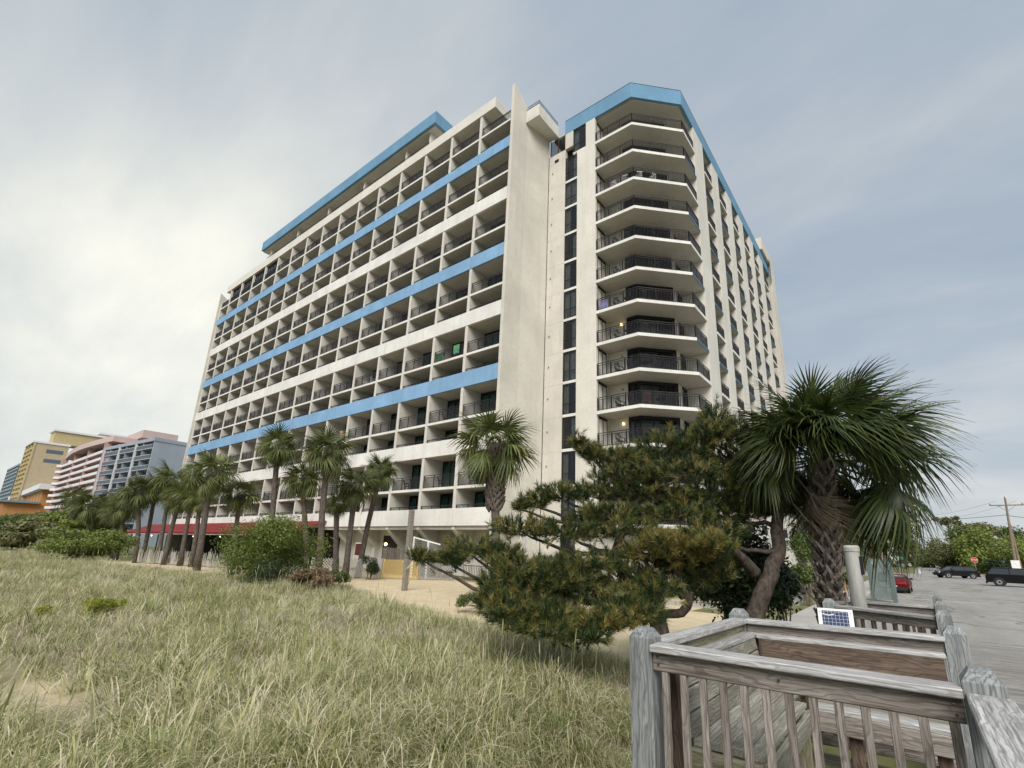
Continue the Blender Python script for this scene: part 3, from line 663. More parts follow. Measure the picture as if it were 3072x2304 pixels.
cloth('beach_towel', xc-1.8, xc-0.9, YF+0.2, 17.75, 18.55, M['greencloth'], 'darker green towel hanging inside the balcony rail, left end of its bay')
cloth('beach_towel', -17.2, -16.5, 30.2, ZT0-FH*6+0.1, ZT0-FH*6+0.9, plain('lilac_cloth', (0.35, 0.33, 0.6), 0.9), 'lilac towel on the left end of a corner balcony')
xc = (X(5)+X(6))/2
cloth('beach_towel', xc+0.7, xc+1.2, YF+0.06, 12.5, 13.25, plain('pink_cloth', (0.5, 0.2, 0.22), 0.9), 'pink towel over a rail below the lowest blue band')
# ------------------------------------------------------------------ buildings further along the beach
def unit(v): v = np.array(v[:2]); return v/np.linalg.norm(v)
def frame_thing(name, corner, left, label):
    """Empty at the front right corner of a block; local -X runs along the facade to the left, local +Y into the block"""
    d = unit(np.array(corner[:2]) - np.array(left[:2])); rz = math.atan2(d[1], d[0])
    return tag(empty(name, (corner[0], corner[1], 0), rz), label, 'building')
M['greyblue'] = stucco('grey_blue_paint', (0.33, 0.375, 0.43), stain=0.12); M['greydark'] = plain('slate_panel', (0.09, 0.11, 0.14), 0.7)
M['pink'] = stucco('pink_paint', (0.50, 0.33, 0.32), stain=0.1); M['pinkpale'] = stucco('pale_pink_paint', (0.55, 0.43, 0.41), stain=0.1)
M['tan'] = stucco('tan_brick', (0.46, 0.37, 0.24), stain=0.12); M['yellow'] = stucco('yellow_paint', (0.50, 0.40, 0.22), stain=0.1)
M['orange'] = stucco('orange_paint', (0.50, 0.26, 0.11), stain=0.12); M['brick'] = stucco('red_brick_grid', (0.34, 0.14, 0.085), stain=0.15)
M['tealglass'] = plain('teal_curtain_wall', (0.10, 0.20, 0.21), 0.25, 0.2, 0.6); M['palerail'] = plain('pale_balcony_rail', (0.66, 0.66, 0.66), 0.5)
M['greyglass'] = plain('grey_window', (0.12, 0.15, 0.16), 0.2, 0.1, 0.6)
# grey-blue block
c0 = at_y(467, 1312, 37.5); l0 = at_y(316, 1343, 37.5); k = (c0[2]-ZC)/(l0[2]-ZC); l0 = CAM + (l0-CAM)*k
g = frame_thing('apartment_block', c0, l0, 'grey blue apartment block with dark balconies and a plain end wall beside the hotel')
Wd = float(np.hypot(*(c0-l0)[:2])); Ht = c0[2]
MB().box(-Wd, 0, 1.6, 16, 0, Ht-0.9).box(-0.35, 0, 0, 1.59, 0, Ht-0.9).build('wall', M['greyblue'], g)
MB().box(-Wd-0.2, 0.15, -0.15, 16.1, Ht-0.9, Ht).build('roof', M['greyblue'], g)
MB().box(-30, 0, 16.01, 22, 0, Ht-2).build('rear_wing', M['greyblue'], g)
MB().box(-12, 2.5, 24, 34, 0, Ht+4.5).build('lift_tower', M['greyblue'], g)
bw = (Wd-0.4)/3; me = MB().box(-bw+0.9, -0.45, -0.02, 0.02, 0.0, 0.95).mesh('balcony_front', M['greydark']); mt = MB().box(-bw+0.9, -0.45, -0.05, 0.05, 0.95, 1.03).mesh('rail_cap', M['palerail'])
ms = MB().box(-bw+0.04, -0.04, -0.08, 1.59, -0.22, 0).mesh('balcony_slab', M['greyblue']); md = MB().box(-bw+1.0, -0.5, 1.5, 1.56, 0.05, 2.2).mesh('balcony_door', M['greydark'])
mp = MB().box(-bw/2-0.9, -bw/2-0.7, 0, 1.58, 0, 2.5).mesh('divider', M['greyblue'])
mc = MB().box(-0.16, 0.16, -0.22, 0.5, 0, Ht-0.9).mesh('column', M['greyblue']); mcw = MB().box(-0.12, 0.12, -0.26, 0.2, 0, Ht-0.9).mesh('column', M['palerail'])
for j in range(3):
    x = -0.36-bw*j
    for z in np.arange(2.9, Ht-2.5, 2.78):
        s_ = obj('balcony_slab', ms, g, (x, 0, z)); obj('balcony_front', me, s_); obj('rail_cap', mt, s_); obj('balcony_door', md, g, (x, 0, z)); obj('divider', mp, g, (x, 0, z+0.01))
    for q, dx in enumerate((-bw+0.2, -bw+0.75)): obj('column', mcw if q else mc, g, (x+dx, 0, 0))
# pink block with rounded balcony stack
c0 = at_y(309, 1371, 46); l0 = at_y(196, 1368, 46); g = frame_thing('pink_hotel', c0, l0, 'pink rounded hotel with pale balcony rails left of the grey block')
Wd = float(np.hypot(*(c0-l0)[:2])); Ht = at_y(255, 1340, 46)[2]
MB().box(-Wd, 12, 1.6, 22, 0, Ht-4.0).build('wall', M['pink'], g)
arc = [(-Wd-2.5+ (Wd+8)*i/12, 0.6 - 2.6*math.sin(math.pi*i/12)) for i in range(13)] + [(6, 20), (-Wd-2.5, 20)]
MB().prism(arc, Ht-2.2, Ht).build('roof', M['pinkpale'], g)
MB().box(-10, 12, 8, 20, Ht, Ht+3.2).build('roof_house', M['pinkpale'], g)
nb = 3; bw = Wd/nb; ms = MB().box(-bw+0.1, -0.1, -0.4, 1.59, -0.3, 0).mesh('balcony_slab', M['pinkpale']); me = MB().box(-bw+0.15, -0.15, -0.4, -0.33, 0, 1.0).mesh('balcony_front', M['palerail'])
md = MB().box(-bw*0.85, -bw*0.15, 1.5, 1.56, 0.05, 2.2).mesh('balcony_door', M['greyglass']); mcu = [MB().box(-bw*(0.8-0.2*i), -bw*(0.7-0.2*i), 1.46, 1.49, 0.05, 2.1).mesh('curtain', M['palerail']) for i in range(3)]
arcp = [(3.4*math.cos(a), -0.4+2.6*math.sin(a)) for a in np.linspace(-math.pi, -0.0, 9)]
ma = MB().prism(arcp, -0.3, 0).mesh('balcony_slab', M['pinkpale']); b = MB()
for p, q in zip(arcp[:-1], arcp[1:]): b.bar((p[0], p[1], 0.5), (q[0], q[1], 0.5), 0.06, 1.0)
mar = b.mesh('balcony_front', M['palerail'])
for z in np.arange(3, Ht-4, 2.9):
    for j in range(nb):
        s_ = obj('balcony_slab', ms, g, (-bw*j, 0, z)); obj('balcony_front', me, s_); d = obj('balcony_door', md, g, (-bw*j, 0, z))
        for q in mcu: obj('curtain', q, d)
    s_ = obj('balcony_slab', ma, g, (-Wd-2.2, 1.2, z)); obj('balcony_front', mar, s_)
for j in range(nb+1): MB().box(-bw*j-0.3, -bw*j+0.3, -0.5, 1.6, 0, Ht-2.2).build('column', M['pink'], g)
MB().box(-Wd-5, -Wd, 1.6, 18, 0, Ht-6).build('wall', M['pink'], g)
# tan tower block with a narrow balcony front and a plain side
c0 = at_y(105, 1321, 44); l0 = at_y(81, 1333, 44); g = frame_thing('tan_tower_block', c0, l0, 'tall tan tower block with a plain side wall and narrow balcony front')
Ht = c0[2]; Wd = float(np.hypot(*(c0-l0)[:2])); rzq = g.rotation_euler.z; pr = at_x(210, 1335, c0[0]); dep = min(abs(pr[1]-c0[1]), 90)
MB().box(-Wd, 0, 0.9, dep, 0, Ht-1.2).build('wall', M['tan'], g); MB().box(-Wd-0.5, 0.5, -0.5, dep+0.5, Ht-1.2, Ht).build('roof', M['palerail'], g)
ms = MB().box(-Wd/3+0.3, -0.3, -0.05, 0.89, 0, 1.0).mesh('balcony_front', M['yellow']); md = MB().box(-Wd/3+0.8, -0.8, 0.83, 0.88, 1.05, 2.6).mesh('balcony_door', M['greydark'])
for z in np.arange(6, Ht-4, 3.0):
    for j in range(3): s_ = obj('balcony_front', ms, g, (-Wd/3*j, 0, z)); obj('balcony_door', md, s_)
for j in range(4): MB().box(-Wd/3*j-0.3, -Wd/3*j+0.3, -0.1, 0.9, 0, Ht-1.2).build('column', M['yellow'], g)
for z in (Ht-7, Ht-13): MB().box(0.01, 0.05, dep-10, dep-2, z, z+2.4).build('window', M['greydark'], g)
pt = at_d(172, 1297, math.hypot(c0[0], c0[1])+40); MB().box(-16, -2, dep*0.5, dep*0.5+34, Ht, Ht+8.0).build('roof_house', M['yellow'], g); MB().box(-17, -1, dep*0.5-1, dep*0.5+35, Ht+8.01, Ht+9.2).build('roof_house_cornice', M['palerail'], g)
# tan block with a brown grid behind the pink hotel
c0 = at_y(301, 1297, 74); l0 = at_y(225, 1332, 74); k = (c0[2]-ZC)/(l0[2]-ZC); l0 = CAM + (l0-CAM)*k
g = frame_thing('ochre_tower', c0, l0, 'ochre tower with a dark window grid rising behind the pink hotel'); Ht = c0[2]; Wd = float(np.hypot(*(c0-l0)[:2]))
MB().box(-Wd, 0, 0.5, 60, 0, Ht-1.3).build('wall', M['yellow'], g); MB().box(-Wd-0.6, 0.6, -0.6, 60, Ht-1.3, Ht).build('roof', M['palerail'], g)
mw = MB().box(-1.2, 1.2, 0.4, 0.49, 0, 1.9).mesh('window', M['brick'])
for z in np.arange(Ht-22, Ht-3, 3.1):
    for j in range(7): obj('window', mw, g, (-Wd*(j+0.5)/7, 0, z))
# orange parking deck
c0 = at_y(121, 1468, 44); l0 = at_y(36, 1500, 44); k = (c0[2]-ZC)/(l0[2]-ZC); l0 = CAM + (l0-CAM)*k
g = frame_thing('orange_parking_deck', c0, l0, 'orange parking deck with brown pillars and a white roof edge'); Ht = c0[2]+1.5; Wd = float(np.hypot(*(c0-l0)[:2]))*1.1
MB().box(-Wd, 0, 1.0, 30, 0, Ht-1.6).build('wall', M['orange'], g); MB().box(-Wd-1, 6, -1.2, 31, Ht-1.6, Ht+1.2).build('roof', M['palerail'], g)
MB().box(0.01, 0.3, -12, 29, 0, Ht-9.1).build('side_wall', M['orange'], g); MB().box(0.01, 9, 6, 29, 0, Ht-2).build('side_wing', M['orange'], g); MB().box(-Wd*1.3, 0, -12, 0.9, 0, Ht-9).build('lower_deck', M['brick'], g)
MB().box(-Wd*1.3, 3, -13, 1, Ht-9, Ht-8).build('canopy', plain('slate_blue_roof', (0.16, 0.24, 0.28), 0.6), g)
mw = MB().box(-0.9, 0.9, 0.9, 0.99, 0, 4.0).mesh('opening', M['brick'])
for z in (Ht-7.4, Ht-12.6):
    for j in range(12): obj('opening', mw, g, (-Wd*(j+0.5)/12, 0, z))
# teal glass tower
c0 = at_y(57, 1396, 52); l0 = at_y(27, 1398, 52); g = frame_thing('teal_glass_tower', c0, l0, 'teal glass tower at the far left edge'); Ht = c0[2]; Wd = float(np.hypot(*(c0-l0)[:2]))
MB().box(-Wd, 0, 0.5, 40, 0, Ht).build('wall', M['tealglass'], g); MB().box(-Wd-0.8, 0.8, -0.3, 41, Ht, Ht+1.5).build('roof', M['greyblue'], g)
ms = MB().box(-Wd, 0, 0, 0.49, 0, 1.1).mesh('spandrel', M['greyblue'])
for z in np.arange(4, Ht-2, 3.2): obj('spandrel', ms, g, (0, 0, z))
for j in range(6): MB().box(-Wd*j/5-0.3, -Wd*j/5+0.3, -0.15, 0.5, 0, Ht).build('mullion', M['greyglass'], g)

# ------------------------------------------------------------------ fences, court, lamps by the hotel
M['oldwood'] = wood('weathered_grey_wood', (0.15, 0.13, 0.105), (0.36, 0.33, 0.28)); M['lath'] = plain('grey_lath', (0.40, 0.38, 0.34), 0.85, var=0.25, scale=12)
M['lathtan'] = plain('tan_lath', (0.52, 0.37, 0.13), 0.8, var=0.25, scale=12); M['lathdark'] = plain('dark_grey_lath', (0.26, 0.26, 0.25), 0.85, var=0.25, scale=12)
LF0, LF1 = np.array((-32.2, 17.6)), np.array((-24.9, 23.6))
def lattice(name, p, q, m, label, h=1.25):
    p = np.array(p); q = np.array(q); d = q-p; Ln = np.linalg.norm(d); ang = math.atan2(d[1], d[0])
    e = tag(empty(name, (p[0], p[1], 0.0), ang), label, 'fence', 'lattice panels round the sand court')
    n = int((Ln+h)/0.19); segs = []
    for i in range(n):
        x = -h + 0.19*(i+0.5); x0, z0, x1, z1 = x, 0.06, x+h-0.06, h
        if x0 < 0: z0 += -x0; x0 = 0
        if x1 > Ln: z1 -= x1-Ln; x1 = Ln
        if x1-x0 > 0.05: segs.append((x0, z0, x1, z1))
    k_ = 0
    def slat(a, b, y):
        mid = ((a[0]+b[0])/2, y, (a[1]+b[1])/2); L_ = math.hypot(b[0]-a[0], b[1]-a[1]); aa = math.atan2(b[1]-a[1], b[0]-a[0])
        o = MB().box(-L_/2, L_/2, -0.006, 0.006, -0.024, 0.024).build('slat', m, e, loc=mid); o.rotation_euler = (0, -aa, 0)
    for x0, z0, x1, z1 in segs: slat((x0, z0), (x1, z1), -0.008); slat((Ln-x0, z0), (Ln-x1, z1), 0.008)
    for x in (0.05, Ln-0.05): MB().box(x-0.045, x+0.045, 0.02, 0.10, 0, h+0.06).build('post', m, e)
    return e
def lerp2(t_): return LF0 + (LF1-LF0)*t_
lattice('lattice_fence', lerp2(0.0), lerp2(0.24), M['lath'], 'pale grey lattice fence panel half hidden by the leaning palm trunk')
lattice('lattice_fence', lerp2(0.245), lerp2(0.50), M['lath'], 'pale grey lattice fence panel left of the tan panel')
lattice('lattice_fence', lerp2(0.505), lerp2(0.755), M['lathtan'], 'tan lattice fence panel, newer than the grey ones')
lattice('lattice_fence', lerp2(0.76), lerp2(1.0), M['lathdark'], 'dark grey lattice fence panel right of the tan panel')
# plank fence behind
def plank_fence(p, q, h, label, n):
    p = np.array(p); q = np.array(q); d = (q-p); e = tag(empty('plank_fence', (p[0], p[1], 0), math.atan2(d[1], d[0])), label, 'fence', 'plank fences by the hotel'); Ln = np.linalg.norm(d); w = Ln/n
    r_ = random.Random(int(Ln*10)); me_ = [MB().extrude([(0.005, 0), (w-0.012, 0), (w-0.012, hh-0.06), (w/2, hh), (0.005, hh-0.06)], 'y', 0, 0.022).mesh('plank', M['oldwood']) for hh in (h, h-0.04, h+0.03)]
    for i in range(n): obj('plank', r_.choice(me_), e, (w*i, 0, 0), rot=(r_.uniform(-.02, .02), r_.uniform(-.012, .012), 0))
    for z in (0.35, h-0.35): MB().box(0, Ln, 0.03, 0.07, z, z+0.09).build('rail', M['oldwood'], e)
pa, pb = at_y(1148, 1660, 25.0), at_y(1330, 1660, 25.0)
plank_fence((pa[0], 25.0), (pb[0], 25.0), 2.0, 'grey plank fence under the hotel brackets behind the lattice', 60)
plank_fence((-19.5, 25.6), (-15.2, 25.6), 1.8, 'grey plank fence partly hidden behind the pine', 36)
# sand fence of thin pickets in front of the awning
sf = tag(empty('sand_fence', (-48, 20.2, 0)), 'sagging grey picket sand fence in front of the red awning', 'fence')
pp0 = at_z(395, 1684, 0.12); pp1 = at_z(700, 1702, 0.12); r_ = random.Random(3)
pm_ = [MB().box(-0.022, 0.022, -0.006, 0.006, 0, hh).mesh('picket', M['lath']) for hh in (1.0, 1.1, 0.9)]
sf.location = (pp0[0], pp0[1], 0.1); dd = (pp1-pp0)[:2]; Ln = float(np.linalg.norm(dd)); sf.rotation_euler = (0, 0, math.atan2(dd[1], dd[0]))
npk = 230
for i in range(npk): obj('picket', r_.choice(pm_), sf, (Ln*i/npk, 0.15*math.sin(i*0.23), r_.uniform(-.06, .05)), rot=(r_.uniform(-.06, .06), r_.uniform(-.08, .08), 0))
for i in range(9): MB().lathe([(0.06, 0), (0.055, 1.35)], 8).build('post', M['oldwood'], sf, loc=(Ln*i/8, 0.15*math.sin(i*npk/8*0.23)+0.07, 0))
# volleyball net and its posts
vb = at_z(1213, 1772, 0.0); vt_z = at_d(1236, 1530, math.hypot(vb[0], vb[1]))[2]
vp = tag(empty('wooden_pole', (vb[0], vb[1], 0)), 'tall square weathered wooden pole standing in the sand court', 'pole')
MB().box(-0.11, 0.11, -0.11, 0.11, -0.3, vt_z).build('shaft', M['oldwood'], vp)
for z in (1.0, 2.1): MB().lathe([(0.03, 0), (0.03, 0.12)], 6).build('hook', M['metal'], vp, loc=(0.14, -0.1, z))
b = MB(); b.tube([(0.15, -0.1, 2.1), (0.55, -0.2, 1.7), (0.62, -0.15, 1.4), (0.2, -0.1, 1.1)], 0.02, 6); b.build('rope', M['white'], vp)
na = at_d(1243, 1612, 37.0); nb_ = at_d(1322, 1634, 35.5)
net = tag(empty('volleyball_net', (na[0], na[1], 0)), 'white taped volleyball net behind the wooden pole', 'net')
d = nb_-na; b = MB(); b.bar((0, 0, na[2]), (d[0], d[1], nb_[2]), 0.02, 0.09); b.build('tape', M['white'], net)
b = MB()
for i in range(40): t_ = i/39; b.bar((d[0]*t_, d[1]*t_, na[2]+d[2]*t_), (d[0]*t_, d[1]*t_, na[2]+d[2]*t_-0.95), 0.008)
for j in range(8): b.bar((0, 0, na[2]-0.12*j-0.1), (d[0], d[1], nb_[2]-0.12*j-0.1), 0.008)
b.build('mesh', M['lathdark'], net)
for t_ in (0.0, 0.55): MB().box(-0.05, 0.05, -0.05, 0.05, 0, na[2]+d[2]*t_+0.05).build('post', M['white'], net, loc=(d[0]*t_, d[1]*t_, 0))
# low metal fence and white rails beside the court
mf = tag(empty('metal_fence', (-24.2, 23.9, 0)), 'low black metal fence at the back of the sand court', 'fence')
b = MB()
for z in (0.15, 1.0): b.box(0, 9, -0.02, 0.02, z, z+0.04)
b.build('rail', M['rail'], mf)
for i in range(61): MB().box(-0.012, 0.012, -0.012, 0.012, 0.02, 1.03).build('bar', M['rail'], mf, loc=(0.15*i, 0, 0)) if i == 0 else obj('bar', bpy.data.meshes['bar'], mf, (0.15*i, 0, 0))
wl = tag(empty('wall_lamp', (-33.6, 27.3, 2.35)), 'small lit wall lamp glowing under the hotel overhang', 'lamp')
lp = at_y(1157, 1633, 27.3); wl.location = tuple(lp)
MB().lathe([(0.02, -0.14), (0.13, -0.05), (0.14, 0.08), (0.03, 0.16)], 10).build('globe', M['glow'], wl, smooth=True); MB().box(-0.04, 0.04, 0.05, 0.4, -0.02, 0.04).build('arm', M['metal'], wl)
# notice board by the hotel entrance passage
nbp = at_y(1075, 1652, 24.5); nb2 = tag(empty('notice_board', (nbp[0], 24.5, 0)), 'dark red framed notice board between the palm trunks', 'sign')
MB().box(-0.5, 0.5, -0.02, 0.02, 1.2, 2.3).build('frame', M['white'], nb2); MB().box(-0.44, 0.44, -0.04, -0.021, 1.27, 2.23).build('panel', plain('dark_red_panel', (0.10, 0.02, 0.02), 0.6), nb2)
MB().box(-0.04, 0.04, 0.03, 0.1, 0, 2.2).build('post', M['white'], nb2)
# concrete edging between sand court and hotel walk
ed = tag(empty('walkway_edging', (-17, 21.5, 0)), 'low concrete edging between the sand and the hotel walk', 'edging')
for i in range(10): MB().box(1.2*i+0.01, 1.2*i+1.19, -0.12, 0.12, -0.05, 0.16).build('edging_block', M['concrete'], ed, loc=(0, 0.02*i, 0))
for i, (y, z) in enumerate(((26.4, 0.16), (26.8, 0.32), (27.2, 0.48))):
    st = tag(MB().box(-9.0, -4.6, y, y+0.42, 0, z).build('entrance_step', M['concrete']), f'{["lowest", "middle", "top"][i]} concrete step beside the palm', 'step', 'steps beside the palm')

# ------------------------------------------------------------------ street furniture
bd = at_z(2655, 1806, 0); ib = tag(empty('information_board', (bd[0], bd[1], 0), R(-14)), 'grey green two-post information board seen from behind', 'sign board'); ib.scale = (0.82, 1, 1)
M['sage'] = plain('sage_paint', (0.185, 0.22, 0.205), 0.6, var=0.15, scale=3); M['sagedark'] = plain('sage_post_paint', (0.13, 0.165, 0.16), 0.6)
for s in (-1, 1): MB().box(s*0.6-0.1, s*0.6+0.1, -0.1, 0.1, 0, 2.22).build('post', M['sagedark'], ib); MB().lathe([(0.05, 2.22), (0.07, 2.28), (0.02, 2.36)], 8, (s*0.6, 0)).build('finial', M['sagedark'], ib)
MB().box(-0.5, 0.5, -0.04, 0.04, 0.75, 2.2).build('panel', M['sage'], ib); MB().box(-0.5, 0.5, -0.07, 0.07, 0.12, 0.74).build('base_panel', M['sage'], ib)
MB().box(-0.12, 0.32, -0.06, -0.042, 1.05, 1.5).build('inset_plate', M['sagedark'], ib); e_ = MB().lathe([(0.09, 0), (0.09, 0.012)], 14).build('round_badge', M['lath'], ib, loc=(-0.32, -0.055, 1.95)); e_.rotation_euler = (R(90), 0, 0)
MB().box(-0.05, -0.01, -0.063, -0.061, 1.15, 1.4).build('plate_slot', M['sage'], ib)
pt_ = at_d(2552, 1636, 8.5); pc = tag(empty('timber_piling', (pt_[0], pt_[1], 0)), 'round grey timber piling with a flat cap beside the railing', 'post')
t = T('grey_piling'); v = t.coords('Object', (9, 9, 1.0)); n_ = t.noise(v, 1.6, 6, 0.65); t.col(t.ramp(n_, [(0.3, (0.25, 0.25, 0.23)), (0.7, (0.47, 0.465, 0.43))])); t.set(Roughness=0.9); t.bump(n_, 0.5, 0.006); M['piling'] = t.m
MB().lathe([(0.098, 0), (0.096, pt_[2]-0.1), (0.093, pt_[2]-0.08)], 18).build('shaft', M['piling'], pc, smooth=True); MB().lathe([(0.104, pt_[2]-0.085), (0.104, pt_[2]-0.03), (0.088, pt_[2])], 18).build('cap', M['lath'], pc)
MB().box(0.08, 0.12, -0.05, 0.05, pt_[2]-0.4, pt_[2]-0.15).build('bracket', M['frame'], pc)
sp_ = at_z(2541, 1796, 0.0); sk = tag(MB().box(-0.025, 0.025, -0.02, 0.02, 0, 1.0).build('marker_stake', plain('orange_stake', (0.55, 0.22, 0.08), 0.7), loc=(sp_[0], sp_[1], 0)), 'thin orange marker stake in the lawn by the piling', 'stake')
def text_part(s, size, loc, rot, m, parent):
    cu = bpy.data.curves.new('lettering', 'FONT'); cu.body = s; cu.size = size; cu.align_x = 'CENTER'; cu.align_y = 'CENTER'; cu.extrude = 0.002
    tmp = bpy.data.objects.new('tmp', cu); COL.objects.link(tmp); dg = bpy.context.evaluated_depsgraph_get(); me_ = bpy.data.meshes.new_from_object(tmp.evaluated_get(dg))
    bpy.data.objects.remove(tmp); me_.name = 'lettering'; me_.materials.clear(); me_.materials.append(m); return obj('lettering', me_, parent, loc, rot=rot)
ss = at_z(2932, 1722, 0); stp = tag(empty('stop_sign', (ss[0], ss[1], 0), R(8)), 'red octagonal stop sign beyond the crossing', 'stop sign')
oc = [(0.44*math.cos(R(22.5+45*i)), 0.44*math.sin(R(22.5+45*i))) for i in range(8)]; zz = 2.3
MB().extrude([(a*1.07, b_*1.07+zz) for a, b_ in oc], 'y', 0, 0.012).build('border', M['white'], stp); MB().extrude([(a, b_+zz) for a, b_ in oc], 'y', -0.012, -0.001).build('face', plain('sign_red', (0.50, 0.03, 0.035), 0.4), stp)
text_part('STOP', 0.33, (0, -0.016, zz), (R(90), 0, 0), M['white'], stp); MB().lathe([(0.04, 0), (0.04, zz+0.4)], 8, (0, 0.06)).build('post', M['metal'], stp)
sb = at_z(2696, 1714, 0); st2 = tag(empty('stop_sign', (sb[0], sb[1], 0), R(5)), 'grey back of an octagonal sign left of the road', 'stop sign')
MB().extrude([(a*1.05, b_*1.05+2.2) for a, b_ in oc], 'y', 0, 0.012).build('plate', M['lath'], st2); MB().lathe([(0.04, 0), (0.04, 2.7)], 8, (0, 0.06)).build('post', M['metal'], st2)
sn = at_d(2694, 1674, math.hypot(sb[0], sb[1])+3); snt = tag(empty('street_name_sign', (sn[0], sn[1], 0)), 'green street name sign on a thin pole left of the road', 'street sign')
MB().box(-0.75, 0.75, -0.01, 0.01, sn[2]-0.22, sn[2]+0.22).build('plate', plain('sign_green', (0.02, 0.30, 0.18), 0.5), snt); MB().lathe([(0.04, 0), (0.04, sn[2]-0.22)], 8).build('post', M['metal'], snt)
bs = at_z(2902, 1716, 0); bsn = tag(empty('blue_sign', (bs[0], bs[1]+6, 0)), 'dark blue sign on two white posts behind the dark car', 'sign')
MB().box(-0.9, 0.9, -0.03, 0.03, 1.0, 2.6).build('panel', plain('navy_panel', (0.06, 0.06, 0.16), 0.5), bsn)
for s in (-1, 1): MB().box(s*0.95-0.06, s*0.95+0.06, -0.05, 0.05, 0, 2.7).build('post', M['white'], bsn)
# utility poles and their wires
M['polewood'] = plain('pole_wood', (0.22, 0.17, 0.13), 0.9, var=0.25, scale=2)
def upole(bx, by, tx, ty, name_label, arm=True, r=0.17):
    p = at_z(bx, by, 0); D = math.hypot(p[0], p[1]); tp = at_d(tx, ty, D); e = tag(empty('utility_pole', (p[0], p[1], 0)), name_label, 'pole', 'wooden utility poles'); q = tp-p
    MB().tube([(0, 0, -0.5), (q[0]*0.5, q[1]*0.5, q[2]*0.5), (q[0], q[1], q[2])], [r, r*0.85, r*0.65], 10).build('shaft', M['polewood'], e)
    if arm:
        za = q[2]-1.0; kx, ky = q[0]*0.92, q[1]*0.92
        MB().box(kx-1.7, kx+1.7, ky-0.17, ky-0.06, za, za+0.14).build('crossarm', M['polewood'], e)
        for s in (-1.6, 1.6): MB().lathe([(0.06, za+0.14), (0.1, za+0.25), (0.04, za+0.45)], 8, (kx+s, ky-0.1)).build('insulator', M['metal'], e)
        MB().lathe([(0.06, q[2]), (0.1, q[2]+0.15), (0.03, q[2]+0.35)], 8, (q[0], q[1])).build('insulator', M['metal'], e)
        for s in (-1, 1): MB().bar((kx+s*0.9, ky-0.12, za), (kx+s*0.02, ky-0.12, za-0.7), 0.05).build('brace', M['polewood'], e)
    return tp
tp1 = upole(3054, 1738, 3015, 1495, 'tall utility pole with a crossarm at the right edge')
tp2 = upole(3070, 1736, 3021, 1540, 'shorter utility pole leaning beside the tall one', False)
wb = at_d(3047, 1693, math.hypot(tp1[0], tp1[1])-0.6); wp = tag(MB().box(-0.42, 0.42, -0.03, 0.03, -0.5, 0.5).build('pole_notice', M['white'], loc=tuple(wb)), 'white notice fixed low on the tall utility pole', 'sign')
upole(2664, 1724, 2643, 1590, 'slim utility pole left of the road', False, 0.16); upole(2652, 1722, 2640, 1608, 'slim utility pole just behind its neighbour left of the road', False, 0.13)
M['wire'] = plain('cable_black', (0.03, 0.03, 0.035), 0.6)
def wire(a, b_, sag, r, label):
    a = Vector(a); b_ = Vector(b_); pts = [a.lerp(b_, i/16) - Vector((0, 0, sag*4*(i/16)*(1-i/16))) for i in range(17)]
    return tag(MB().tube(pts, r, 5).build('overhead_wire', M['wire']), label, 'wire', 'overhead wires')
def far(px_, py_, D): return tuple(at_d(px_, py_, D))
wire(far(3014, 1545, 106), far(2560, 1560, 118), 0.5, 0.035, 'thick overhead cable crossing the sky to the tall pole'); wire(far(3014, 1545, 106), far(3200, 1552, 100), 0.3, 0.035, 'thick overhead cable running right from the tall pole')
wire(far(3032, 1638, 106), far(2560, 1640, 112), 0.2, 0.05, 'lower black cable strung in front of the trees'); wire(far(3034, 1610, 106), far(2700, 1606, 120), 0.5, 0.018, 'thin middle cable in front of the trees')
wire(far(2987, 1503, 106), far(2700, 1545, 150), 1.0, 0.015, 'thin upper line from the left arm of the tall pole'); wire(far(3048, 1503, 106), far(2740, 1560, 160), 1.0, 0.015, 'thin upper line from the right arm of the tall pole')
sl = at_d(2660, 1625, 95); tag(MB().box(-1.2, 0.9, -0.08, 0.08, -0.06, 0.06).build('street_light', M['lath'], loc=tuple(sl)), 'pale street light arm on the slim pole', 'street light')

